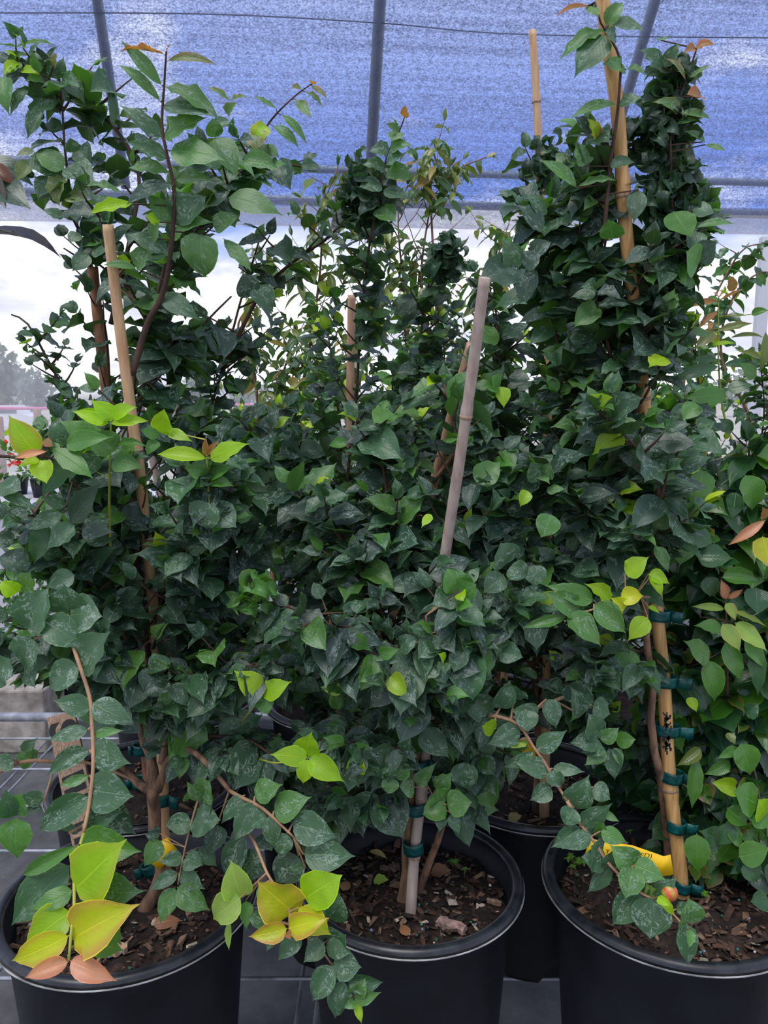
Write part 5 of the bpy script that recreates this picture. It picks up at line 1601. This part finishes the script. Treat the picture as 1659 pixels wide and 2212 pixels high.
hero(Gb, [(1600, 1000, 1.1), (1565, 900, 1.12), (1553, 800, 1.13), (1552, 700, 1.14), (1552, 650, 1.14)], [
    (800, 845, 765, 795, 26, 1.13, PINK, 0.9), (802, 845, 850, 768, 28, 1.13, PINK, 0.9), (790, 900, 510, 905, 60, 1.13, COPPER, 0.6), (805, 895, 1085, 775, 50, 1.13, COPPER, 0.5), (790, 1020, 625, 1170, 60, 1.13, COPPER, 0.5), (770, 1240, 1180, 1175, 110, 1.12, OLIVE, 0.2), (760, 1235, 530, 1425, 110, 1.12, OLIVE, 0.3),
    (810, 1640, 260, 1760, 150, 1.11, MIDG), (840, 1640, 1300, 1560, 120, 1.11, MIDG), (900, 1980, 440, 1960, 170, 1.1, GREEN), (890, 1900, 1200, 1850, 190, 1.1, MIDG), (960, 790, 960, 605, 110, 1.15, COPPER, 0.2), (930, 1320, 1350, 1230, 60, 1.12, OLIVE), (720, 1400, 980, 1370, 60, 1.12, LIME, 0.2, 0),
    (500, 1240, 500, 1030, 100, 1.16, LIME, 0, 0), (630, 1170, 440, 1210, 50, 1.15, COPPER, 0.5), (720, 1220, 700, 1135, 60, 1.16, PINK, 0.9), (1340, 1240, 1290, 1700, 110, 1.1, OLIVE), (1170, 1050, 1370, 1000, 110, 1.1, GREEN), (1290, 1560, 1080, 1440, 70, 1.11, OLIVE), (1220, 1780, 1080, 1580, 150, 1.1, GREEN),
    (560, 880, 300, 760, 110, 1.05, MIDG), (330, 1700, 170, 1320, 150, 1.03, MIDG), (780, 1560, 520, 1560, 80, 1.13, MIDG), (560, 1690, 790, 1650, 90, 1.13, MIDG),
], 5.27, 1400, 480, 0.002, 0.0008, bark='twig_green', mat='gloss', label='upright shoot with copper-coloured top leaves', flabel='copper new leaves')

# ---- rows behind: same kind of shrub, smaller in view
TOPS = {
    'h1': (0.25, 1.66, 'third-row potted shrub seen between the pale leaning stake and the thin tall stake'),
    'h2': (-0.10, 1.665, 'third-row potted shrub whose tan upright stake shows at the middle of the photo'),
    'h3': (0.60, 1.66, 'third-row potted shrub behind the golden stake at right'),
    'h4': (-0.45, 1.67, 'third-row potted shrub at the far left below the bright window of sky'),
}
roots = {}
for k, (x, y, lb) in TOPS.items():
    roots[k] = shrub(x, y, lb)
    trunk(roots[k], [(x + 0.01, y, 0.26), (x, y - 0.005, 0.45), (x - 0.01, y, 0.65)], 0.008, 0.005)
H2 = roots['h2']
stake(H2, rooted([(737, 1560, 1.56), (748, 1250, 1.555), (753, 1000, 1.55), (757, 800, 1.545), (760, 637, 1.54)]), 0.0088, 0.0078, 'stake_pink', (0.2, 0.76), label='upright tan bamboo stake')
tie(H2, 740, 1217, 1.54, 34, 14, 0, 16, -1)
stake(roots['h4'], rooted([(412, 1540, 1.6), (392, 1300, 1.6), (362, 1130, 1.59), (345, 1060, 1.585), (322, 960, 1.58), (300, 860, 1.57)]), 0.0085, 0.0072, 'stake_grey', (0.4,), label='weathered grey bamboo stake')
stake(roots['h4'], rooted([(452, 1560, 1.62), (440, 1250, 1.62), (400, 1010, 1.61), (375, 850, 1.6), (360, 740, 1.6)]), 0.0085, 0.0072, 'stake_grey', (0.4,), label='weathered grey bamboo stake')
stake(roots['h1'], rooted([(1085, 1560, 1.6), (1100, 1200, 1.6), (1110, 1000, 1.6)]), 0.008, 0.007, 'stake_tan', (0.4,))
for key, lst in (('h2', [([(742, 1450, 1.6), (740, 1200, 1.6), (735, 950, 1.6), (720, 800, 1.6), (705, 700, 1.6)], 46),
                         ([(735, 1400, 1.6), (640, 1200, 1.6), (590, 1020, 1.6), (570, 920, 1.6)], 46),
                         ([(700, 1450, 1.6), (560, 1380, 1.58), (500, 1300, 1.58), (440, 1200, 1.58)], 44)]),
                 ('h1', [([(930, 1450, 1.6), (940, 1200, 1.6), (950, 950, 1.6), (960, 800, 1.6), (955, 690, 1.6)], 50),
                         ([(930, 1400, 1.6), (850, 1200, 1.6), (840, 1000, 1.6), (850, 800, 1.6)], 50),
                         ([(930, 1400, 1.6), (1040, 1200, 1.6), (1060, 950, 1.6), (1070, 760, 1.6), (1090, 660, 1.6)], 50)]),
                 ('h3', [([(1310, 1450, 1.6), (1320, 1200, 1.6), (1330, 950, 1.6), (1320, 750, 1.6)], 60),
                         ([(1310, 1400, 1.6), (1430, 1200, 1.6), (1470, 1000, 1.6), (1480, 850, 1.6)], 50),
                         ([(1310, 1400, 1.6), (1240, 1250, 1.6), (1230, 1000, 1.6), (1240, 800, 1.6)], 46),
                         ([(1310, 1500, 1.6), (1250, 1450, 1.6), (1150, 1400, 1.6), (1100, 1350, 1.6)], 34)]),
                 ('h4', [([(400, 1400, 1.62), (300, 1250, 1.62), (230, 1150, 1.62), (160, 1100, 1.62)], 44),
                         ([(400, 1400, 1.62), (420, 1200, 1.62), (440, 1050, 1.62), (470, 950, 1.62)], 44),
                         ([(380, 1420, 1.6), (240, 1400, 1.58), (160, 1380, 1.56), (80, 1380, 1.56)], 34)])):
    for pts, n in lst:
        grow(roots[key], PP(pts), 0.004, 0.0016, n=n, L=(0.08, 0.17), size=0.046, spacing=0.028, pal=pal_mid)

# fourth row: paler, greener shrubs
for (x, y, lb, lst) in (
        (-0.02, 2.0, 'fourth-row pale green potted shrub standing behind the middle of the bench',
         [([(820, 1350, 2.0), (760, 1100, 2.0), (700, 900, 2.0), (660, 780, 2.0)], 60), ([(820, 1350, 2.0), (860, 1100, 2.0), (880, 850, 2.0), (870, 650, 2.0)], 60), ([(800, 1250, 2.0), (640, 1050, 2.0), (560, 980, 2.0), (500, 930, 2.0)], 50)]),
        (0.42, 2.0, 'fourth-row pale green potted shrub behind the thin tall stake',
         [([(1180, 1350, 2.0), (1120, 1050, 2.0), (1080, 850, 2.0), (1060, 700, 2.0)], 56), ([(1180, 1350, 2.0), (1230, 1100, 2.0), (1240, 900, 2.0), (1250, 760, 2.0)], 50), ([(1180, 1300, 2.0), (1340, 1100, 2.0), (1400, 950, 2.0), (1420, 800, 2.0)], 50)]),
        (-0.50, 2.04, 'fourth-row pale green potted shrub low behind the two left stakes',
         [([(420, 1350, 2.05), (460, 1120, 2.05), (480, 990, 2.05), (500, 880, 2.05)], 46), ([(420, 1350, 2.05), (330, 1150, 2.05), (250, 1060, 2.05), (180, 1000, 2.05)], 46), ([(420, 1330, 2.05), (200, 1250, 2.05), (90, 1230, 2.05), (10, 1240, 2.05)], 44)]),
        (0.86, 1.95, 'fourth-row pale green potted shrub reaching out behind the copper-tipped shoot',
         [([(1540, 1350, 1.95), (1520, 1050, 1.95), (1510, 850, 1.95), (1500, 720, 1.95)], 46), ([(1540, 1300, 1.95), (1620, 1050, 1.95), (1650, 900, 1.95), (1640, 760, 1.95)], 40)])):
    rt = shrub(x, y, lb)
    trunk(rt, [(x, y, 0.26), (x + 0.01, y, 0.45), (x, y, 0.6)], 0.008, 0.005)
    for pts, n in lst:
        grow(rt, PP(pts), 0.004, 0.0016, n=n, L=(0.08, 0.18), size=0.044, spacing=0.03, pal=pal_light, droop=0.4)


# olive small-leaved trees standing on the ground behind the bench
def small_tree(label, base, stems, L=(0.12, 0.26), size=0.07, pal=pal_olive, kind='long', name='young_tree', bark='bark', n=26, check=True):
    root = empty(name, base, label, 'young tree', 'young trees behind the bench')
    b = Vector(base)
    pot = MB()
    pot.lathe(b, [(0.12, 0.0), (0.15, 0.0), (0.19, 0.30), (0.196, 0.31), (0.186, 0.315), (0.182, 0.27), (0.001, 0.27)], 40)
    pot.build('pot', M['pot'], root)
    for st, nn in stems:
        pts = [b + Vector((0, 0, 0.2))] + PP(st)
        grow(root, pts, 0.014, 0.002, n=nn, L=L, size=size, pal=pal, kind=kind, t0=0.42, mat='gloss', bark=bark, spacing=0.042, droop=0.9, lean=(0, 0, 0.3), leafmain=0.2, check=check, shrink=0.3, thin=1)
    return root


small_tree('olive green young tree with long leaves and forked grey-brown trunks at centre left', (-0.35, 2.6, GZ),
           [([(560, 900, 2.6), (535, 760, 2.6), (515, 700, 2.6), (560, 640, 2.6), (640, 560, 2.6)], 30), ([(620, 1000, 2.6), (660, 800, 2.6), (690, 600, 2.6), (700, 450, 2.6), (730, 360, 2.6)], 44),
            ([(640, 1000, 2.6), (760, 800, 2.6), (790, 600, 2.6), (800, 480, 2.6)], 36), ([(620, 1000, 2.6), (600, 860, 2.6), (640, 720, 2.6)], 30), ([(630, 1000, 2.6), (700, 900, 2.6), (740, 760, 2.6)], 30)])
small_tree('olive green young tree with drooping leaves rising behind the centre of the bench', (0.3, 2.7, GZ),
           [([(900, 1000, 2.7), (930, 800, 2.7), (910, 600, 2.7), (930, 430, 2.7), (925, 340, 2.7)], 50), ([(900, 1000, 2.7), (880, 700, 2.7), (860, 480, 2.7), (880, 400, 2.7)], 44),
            ([(910, 1000, 2.7), (1000, 800, 2.7), (1060, 600, 2.7), (1100, 480, 2.7)], 36), ([(930, 430, 2.7), (960, 390, 2.7), (1000, 360, 2.7), (1050, 340, 2.7)], 9)])
small_tree('dark small-leaved young tree standing behind the tallest stakes', (0.75, 2.6, GZ),
           [([(1260, 1000, 2.6), (1260, 800, 2.6), (1200, 620, 2.6), (1160, 500, 2.6)], 40), ([(1300, 1000, 2.6), (1340, 800, 2.6), (1400, 660, 2.6), (1460, 600, 2.6)], 36)], kind='ovate', size=0.06, pal=pal_light)
small_tree('wispy grey-green young tree with bare twigs at the right edge', (1.3, 2.5, GZ),
           [([(1500, 1000, 2.5), (1480, 800, 2.5), (1540, 650, 2.5), (1600, 545, 2.5), (1650, 525, 2.5)], 13), ([(1640, 1000, 2.5), (1560, 780, 2.5), (1580, 650, 2.5), (1640, 590, 2.5), (1700, 600, 2.5)], 14)], kind='ovate', size=0.05, pal=pal_light, L=(0.08, 0.16))

# big-leaved magnolia reaching in at the left edge
mg = empty('magnolia_tree', (-1.95, 1.25, GZ), 'large-leaved magnolia with rusty leaf undersides reaching in at the left edge', 'tree')
trunk(mg, [(-1.95, 1.25, GZ), (-1.9, 1.25, 0.3), (-1.6, 1.22, 0.9), (-1.12, 1.2, 1.1), (-1.0, 1.2, 1.5)], 0.02, 0.01)
w_ = MB(); w_.tube(smooth_path([Vector((-1.12, 1.22, 1.1)), Vector((-0.9, 1.2, 1.25)), P(-60, 420, 1.2), P(-10, 400, 1.2)]), 0.006, 8)
br = w_.build('branch', M['twig'], mg)
fm = Foliage(); fb = Foliage()
fm.add(P(-60, 380, 1.2), P(78, 438, 1.17) - P(-60, 380, 1.2), Vector((0.1, -1, 0.7)), 0.125, 1.25, (0.02, 0.06, 0.04), (0, 0), 'long', 1)
fm.add(P(-50, 345, 1.2), P(40, 360, 1.19) - P(-50, 345, 1.2), Vector((0.1, -1, 0.9)), 0.09, 1.1, (0.03, 0.07, 0.05), (0, 0), 'long', 2)
fb.add(P(-80, 500, 1.2), P(125, 512, 1.18) - P(-80, 500, 1.2), Vector((0, -0.25, 1)), 0.155, 1.3, (0.035, 0.018, 0.016), (0, 0), 'long', 3)
fb.add(P(-70, 505, 1.2), P(45, 515, 1.18) - P(-70, 505, 1.2), Vector((0, -0.1, 1)), 0.11, 1.3, (0.035, 0.018, 0.016), (0, 0), 'long', 4)
fb.add(P(-60, 370, 1.19), P(42, 445, 1.17) - P(-60, 370, 1.19), Vector((0.2, 0.8, 0.5)), 0.10, 1.2, (0.05, 0.02, 0.012), (0, 0), 'long', 5)
fb.add(P(-20, 352, 1.185), P(36, 398, 1.17) - P(-20, 352, 1.185), Vector((0.2, -1, 0.3)), 0.05, 1.2, (0.14, 0.05, 0.025), (0, 0), 'long', 5)
fm.build('foliage', M['gloss'], br)
o = fb.build('rusty_leaves', M['gloss'], br); o['label'] = 'leaves seen from their dark rusty underside'


# tightly curled leaf clumps
def curl_clump(root, px, py, Y, rad, n, size=0.026, col=DARK):
    f = Foliage()
    c = P(px, py, Y)
    for i in range(n):
        d = rnd_dir()
        p = c + Vector((d.x, d.y * 0.8, d.z * 1.3)) * rad * random.random() ** 0.5
        f.add(p, rnd_dir() + Vector((0, -.2, 0)), rnd_dir() + Vector((0, -.5, .5)), size * random.uniform(.7, 1.3), 1.1, jit(col, .3), (0, 0.4), 'curl')
    o = f.build('curled_leaves', M['leaf'], root)
    o['label'] = 'tightly curled small leaves'


for (px, py, rad, n) in ((1445, 250, 0.030, 90), (1455, 170, 0.022, 46), (1400, 290, 0.03, 60), (1440, 400, 0.035, 60), (1410, 690, 0.035, 80), (1470, 520, 0.03, 50), (1400, 760, 0.03, 50)):
    curl_clump(C_, px, py, 0.975, rad, n)
for (px, py, rad, n) in ((800, 400, 0.035, 70), (775, 420, 0.03, 46)):
    curl_clump(E_, px, py, 1.15, rad, n)
curl_clump(D_, 965, 556, 1.16, 0.028, 60)
curl_clump(D_, 1180, 345, 1.2, 0.03, 46)
curl_clump(B_, 545, 1290, 0.87, 0.018, 20, 0.024, GREEN)

# ------------------------------------------------------------------ things lying on the soil
def weed(px, py, z, n, s, root_label):
    c = on_z(px, py, z)
    o = empty('weed_seedling', c, root_label, 'seedling', 'green seedlings sprouting in the pots')
    st = MB()
    f = Foliage()
    for i in range(n):
        a = i * 2.4; r_ = s * (0.3 + 0.7 * i / n)
        p = c + Vector((math.cos(a) * r_, math.sin(a) * r_, 0.006 + 0.010 * random.random()))
        st.tube([c, c.lerp(p, 0.5) + Vector((0, 0, 0.004)), p], 0.0005, 4)
        for k in range(5):
            b = a + k * 1.25
            f.add(p, Vector((math.cos(b), math.sin(b), 0.25)), UP, 0.0075, 1.0, jit((0.16, 0.36, 0.06), .2), (0, 0), 'low')
    st.build('stem', M['twig_green'], o)
    f.build('leaves', M['young'], o)


zs = 0.262
weed(1242, 1873, zs, 9, 0.020, 'bushy light green seedling inside the left edge of the front right pot')
weed(1518, 1942, zs, 3, 0.007, 'tiny green seedling beside the foot of the golden stake')
weed(978, 1876, zs, 4, 0.010, 'green seedling in the front centre pot right of the trunk')
weed(1355, 1810, zs, 3, 0.007, 'tiny seedling at the back of the front right pot')
weed(1003, 1897, zs, 1, 0.002, 'smallest two-leaved sprout in the front centre pot')


def fallen(px, py, z, ang, size, col, label, kind='ovate', up=1.0, var=0, mat='gloss'):
    c = on_z(px, py, z + 0.006)
    f = Foliage()
    f.add(c, Vector((math.cos(ang), math.sin(ang), 0.15)), Vector((0.1, -0.35, up)), size, 1.0, col, (0, 0), kind, var)
    o = f.build('fallen_leaf', M[mat], None)
    tag(o, label, 'fallen leaf', 'fallen leaves on the potting soil')


fallen(797, 1838, zs, -0.7, 0.036, (0.62, 0.50, 0.20), 'curled straw yellow fallen leaf at the back of the front centre pot', 'long', 1, 3)
fallen(806, 1903, zs, -0.15, 0.024, (0.33, 0.50, 0.08), 'small oval yellow green fallen leaf in the front centre pot', 'round')
fallen(742, 1925, zs, 1.4, 0.028, (0.36, 0.22, 0.12), 'pale brown fallen leaf at the left of the front centre pot')
fallen(930, 1885, zs, -0.1, 0.032, (0.26, 0.14, 0.09), 'broad reddish brown fallen leaf right of the trunk in the front centre pot', 'round')
fallen(880, 2022, zs, 1.9, 0.026, (0.34, 0.17, 0.09), 'rusty brown fallen leaf near the front rim of the centre pot')
fallen(330, 1998, zs, 0.25, 0.040, (0.30, 0.15, 0.09), 'brown fallen leaf on the soil of the front left pot')
fallen(1098, 1772, zs, 0.3, 0.026, (0.48, 0.40, 0.20), 'tan fallen leaf inside the second-row pot behind the front centre one', 'round')


def slab(px, py, z, size, ang, col, label, name='bark_chunk'):
    from mathutils import Euler
    c = on_z(px, py, z + size[2] / 2)
    m = MB()
    rot = Euler((0.12, -0.1, ang)).to_matrix()
    nx = 8
    R = random.Random(int(px))
    prev = None
    for i in range(nx + 1):
        x = (i / nx - 0.5) * size[0]
        w1 = size[1] / 2 * R.uniform(0.5, 1.1); w2 = size[1] / 2 * R.uniform(0.5, 1.1)
        h = size[2] / 2 * R.uniform(0.6, 1.2)
        b = len(m.v)
        for (yy, zz) in ((-w1, -h), (w2, -h), (w2 * .8, h), (0, h * 1.3), (-w1 * .8, h)):
            m.v.append(c + rot @ Vector((x, yy, zz))); kk = R.uniform(.6, 1.3); m.c.append(tuple(q * kk for q in col) + (1,))
        if prev is not None:
            for k in range(5):
                m.f.append((prev + k, prev + (k + 1) % 5, b + (k + 1) % 5, b + k))
        prev = b
    m.f.append((0, 4, 3, 2, 1)); m.f.append(tuple(prev + k for k in range(5)))
    o = m.build(name, M['chip'], None, smooth=False, attr=True)
    tag(o, label, 'bark chunk', 'large bark chunks on the potting soil')


slab(976, 1998, zs, (0.042, 0.018, 0.008), -0.6, (0.42, 0.28, 0.24), 'large pinkish grey bark chunk near the front of the centre pot')
slab(1068, 1948, zs, (0.022, 0.008, 0.006), -0.5, (0.30, 0.19, 0.13), 'brown bark chunk by the right edge of the centre pot')
slab(1345, 1795, zs, (0.07, 0.012, 0.008), -0.35, (0.33, 0.17, 0.11), 'long reddish bark strip at the back of the front right pot')
slab(842, 1875, zs, (0.030, 0.014, 0.006), 0.1, (0.20, 0.12, 0.09), 'flat brown bark chunk left of the trunk in the centre pot')
slab(250, 2050, zs, (0.030, 0.020, 0.008), 0.2, (0.45, 0.30, 0.20), 'pale bark chunk at the front of the front left pot')

# ------------------------------------------------------------------ wooden sign stake with black letters
sg = empty('sign_stake', P(238, 2062, 0.912), 'leaning raw wood sign stake with black painted letters beside the front left shrub', 'sign')
s0, s1 = P(238, 2062, 0.912), P(132, 1542, 1.02)
ax_ = (s1 - s0).normalized()
sx_ = Vector((1, 0, 0)); sx_ = (sx_ - ax_ * sx_.dot(ax_)).normalized()
sy_ = ax_.cross(sx_)
wid, th = 0.038, 0.006
v = []
for e, hw in ((s0, wid * 0.30), (s0.lerp(s1, 0.12), wid * 0.5), (s1, wid * 0.5)):
    for a in (-1, 1):
        for b in (-1, 1):
            v.append(e + sx_ * a * hw + sy_ * b * th / 2)
f = [(0, 1, 3, 2), (8, 10, 11, 9)]
for k in (0, 4):
    f += [(k, k + 4, k + 5, k + 1), (k + 2, k + 3, k + 7, k + 6), (k, k + 2, k + 6, k + 4), (k + 1, k + 5, k + 7, k + 3)]
link('board', v, f, M['wood'], sg, smooth=False)
fr = -1 if (sy_.y > 0) else 1
LN = (s1 - s0).length


def sign_pt(u, t, d=0.0006):
    return s0 + ax_ * (t * LN) + sx_ * (u * wid) + sy_ * fr * (th / 2 + d)


def sign_text(ch, t, size):
    cu = bpy.data.curves.new('letter', 'FONT'); cu.body = ch; cu.size = size; cu.extrude = 0.0002; cu.offset = size * 0.035
    tmp = bpy.data.objects.new('letter', cu); COL.objects.link(tmp)
    dg = bpy.context.evaluated_depsgraph_get()
    me = bpy.data.meshes.new_from_object(tmp.evaluated_get(dg))
    bpy.data.objects.remove(tmp)
    xs = [q.co.x for q in me.vertices]; ys = [q.co.y for q in me.vertices]
    cx, cy = (min(xs) + max(xs)) / 2, (min(ys) + max(ys)) / 2
    org = parent_origin(sg)
    for q in me.vertices:   # letters run down the board, turned a quarter
        q.co = sign_pt((q.co.y - cy) / wid, t, 0.0006 + q.co.z) - ax_ * (q.co.x - cx) - org
    me.materials.clear(); me.materials.append(M['ink'])
    o = bpy.data.objects.new('letter', me); COL.objects.link(o); o.parent = sg


sign_text('S', 0.932, 0.050)
for (t0_, t1_) in ((0.795, 0.835), (0.70, 0.735), (0.655, 0.682), (0.60, 0.635), (0.50, 0.535), (0.455, 0.48), (0.36, 0.40)):
    vv = [sign_pt(-0.40, t0_), sign_pt(0.40, t0_ + 0.012), sign_pt(0.40, t1_ + 0.012), sign_pt(-0.40, t1_)]
    o = link('letter', vv, [(0, 1, 2, 3)], M['ink'], sg, smooth=False)

# ------------------------------------------------------------------ beyond the plastic wall
def far_tree(px, Y, top_py, wpx, label, n=420):
    g0 = P(px, 860, Y); g0.z = GZ
    top = P(px, top_py, Y).z
    H = top - GZ
    root = empty('tree', g0, label, 'tree', 'hazy trees beyond the plastic wall')
    t = MB(); t.tube([g0, g0 + Vector((0.1, 0, H * 0.35)), g0 + Vector((0, 0, H * 0.8))], [0.25, 0.2, 0.06], 8)
    t.build('trunk', M['bark'], root)
    wr = wpx / 2 * Y / F
    f = Foliage()
    for i in range(n):
        d = rnd_dir() * random.random() ** 0.35
        lump = 1 + 0.25 * mnoise.noise(d * 2.5 + Vector((px, 0, 0)))
        p = g0 + Vector((d.x * wr * lump, d.y * wr, H * 0.60 + d.z * H * 0.40 * lump))
        f.add(p, rnd_dir(), rnd_dir() + UP, H * 0.13 * random.uniform(.6, 1.3), 1.3, jit((0.10, 0.14, 0.10), .3), (0, 0), 'low')  # leaf colour lightened to grey-green to stand in for haze
    f.build('crown', M['gloss'], root)


far_tree(5, 46, 752, 90, 'tall hazy tree at the far left edge beyond the plastic wall')
far_tree(78, 50, 800, 80, 'round hazy tree right of the white van beyond the plastic wall')
far_tree(425, 58, 812, 60, 'low hazy tree seen left of the olive trunks')
far_tree(525, 66, 818, 60, 'low hazy tree seen between the olive trunks')
far_tree(-90, 48, 770, 120, 'hazy tree just outside the left edge')
far_tree(1610, 60, 800, 120, 'hazy tree low at the right behind the pale wall post')

vn = P(10, 860, 34); vn.z = GZ
van = empty('van', vn, 'white van parked on the lawn beyond the plastic wall at left', 'van')
m = MB()
H = 0.95
prof = [(-2.4, 0.25), (-2.4, 1.15), (-2.15, 1.75), (1.0, 1.78), (1.55, 1.15), (2.2, 1.0), (2.3, 0.3)]
v = []; f = []
k = 0.62
for yy in (-0.5, 0.5):
    for (x, z) in prof:
        v.append(vn + Vector((x * k, yy, z * k)))
n = len(prof)
f = [tuple(range(n)), tuple(reversed(range(n, 2 * n)))] + [(i, (i + 1) % n, n + (i + 1) % n, n + i) for i in range(n)]
link('body', v, f, M['white'], van, smooth=False)
for x in (-1.5, 1.5):
    m = MB(); c = vn + Vector((x * k, -0.5, 0.3 * k))
    m.tube([c - Vector((0, 0.04, 0)), c + Vector((0, 0.1, 0))], 0.32 * k, 16)
    m.build('wheel', M['tyre'], van)
m = MB(); m.box(vn + Vector((-0.3 * k, -0.51, 1.42 * k)), (2.9 * k, 0.02, 0.42 * k)); m.build('side_window', M['glass'], van, smooth=False)

bw = P(480, 838, 70); m = MB(); m.box((bw.x, bw.y, GZ + 1.3), (9, 3, 2.2))
bd = empty('shed', (bw.x, bw.y, GZ), 'long low white shed far beyond the plastic wall', 'building')
m.build('wall', M['white'], bd, smooth=False)
m = MB(); m.box((bw.x, bw.y, GZ + 2.5), (9.4, 3.4, 0.2)); m.build('roof', M['pipe'], bd, smooth=False)
# pink fence tape
a, b = P(-20, 882, 16), P(180, 879, 18)
d_ = b - a
m = MB(); m.tube([a - d_ * 0.5, a, a.lerp(b, .5) - Vector((0, 0, 0.02)), b, b + d_ * 4], 0.035, 6)
tag(m.build('fence_tape', M['pink']), 'pink tape strung across the lawn beyond the plastic wall', 'tape')
for px, Y, tp in ((80, 7.2, 883), (-2, 7.0, 900)):
    p0 = P(px, tp, Y)
    m = MB(); m.tube([Vector((p0.x, p0.y, GZ)), p0 - Vector((0, 0, 0.01)), p0], [0.035, 0.035, 0.028], 10)
    tag(m.build('wooden_post', M['stake_red']), 'short orange-brown post outside, ' + ('left of the small-leaved twigs' if px > 0 else 'at the left edge of the photo'), 'post')

# pale low table with flowering plants behind the plastic
tb = empty('table', (-2.05, 4.2, GZ), 'pale sheet-covered table with potted flowers at the left', 'table')
m = MB(); m.box((-2.0, 4.2, 0.42), (2.2, 0.9, 0.04)); m.build('table_top', M['bench_white'], tb, smooth=False)
m = MB(); m.box((-2.0, 3.78, 0.02), (2.2, 0.03, 0.78)); m.build('cover', M['bench_white'], tb, smooth=False)
for x in (-3.0, -1.0):
    for y in (3.85, 4.55):
        m = MB(); m.tube([(x, y, GZ), (x, y, 0.40)], 0.02, 8); m.build('leg', M['pipe'], tb)
red = (0.6, 0.03, 0.03)
ORD = ['leftmost', 'second from the left', 'third from the left', 'fourth from the left', 'fifth from the left', 'sixth from the left', 'seventh from the left', 'rightmost']
for i in range(4):
    x = -2.25 + i * 0.2; y = 4.15 + 0.12 * (i % 2)
    rt = empty('flowering_plant', (x, y, 0.44), ORD[i] + ' of the small red-flowered potted plants on the pale table', 'potted plant', 'red flowering plants on the pale table')
    pm = MB(); pm.lathe((x, y, 0.44), [(0.001, 0.0), (0.05, 0.0), (0.065, 0.1), (0.06, 0.1), (0.001, 0.09)], 16); pm.build('pot', M['pot'], rt)
    fo = Foliage(); fl = Foliage()
    for k in range(80):
        dd = rnd_dir(); p = Vector((x, y, 0.63)) + Vector((dd.x * .11, dd.y * .1, dd.z * .09))
        fo.add(p, dd + UP * .3, UP + rnd_dir() * .5, 0.05, 1.2, jit(GREEN), (0, 0), 'low')
    for k in range(10):
        dd = rnd_dir(); p = Vector((x, y, 0.65)) + Vector((dd.x * .12, -abs(dd.y) * .1, dd.z * .08))
        fl.add(p, dd, Vector((0, -1, .3)), 0.03, 2.0, red, (0, 0), 'low')
    fo.build('foliage', M['gloss'], rt); fl.build('flowers', M['young'], rt)

# low rows of seedlings on the ground left behind the bench
for i in range(8):
    x = -2.0 + 0.2 * i + 0.02 * (i % 3); y = 3.25 + 0.12 * (i % 2)
    rt = empty('ground_shrub', (x, y, GZ), ORD[i] + ' of the low dense green shrubs on the ground behind the bench', 'shrub', 'low shrubs in a row on the ground behind the bench')
    pm = MB(); pm.lathe((x, y, GZ), [(0.001, 0.0), (0.07, 0.0), (0.09, 0.14), (0.08, 0.14), (0.001, 0.12)], 16); pm.build('pot', M['pot'], rt)
    fo = Foliage()
    for k in range(170):
        dd = rnd_dir(); p = Vector((x, y, GZ + 0.38)) + Vector((dd.x * .16, dd.y * .14, dd.z * .22))
        fo.add(p, dd + UP * .5, UP + rnd_dir() * .5, 0.05, 1.0, jit(GREEN if k % 3 == 0 else MIDG), (0, 0.4), 'low')
    fo.build('foliage', M['gloss'], rt)
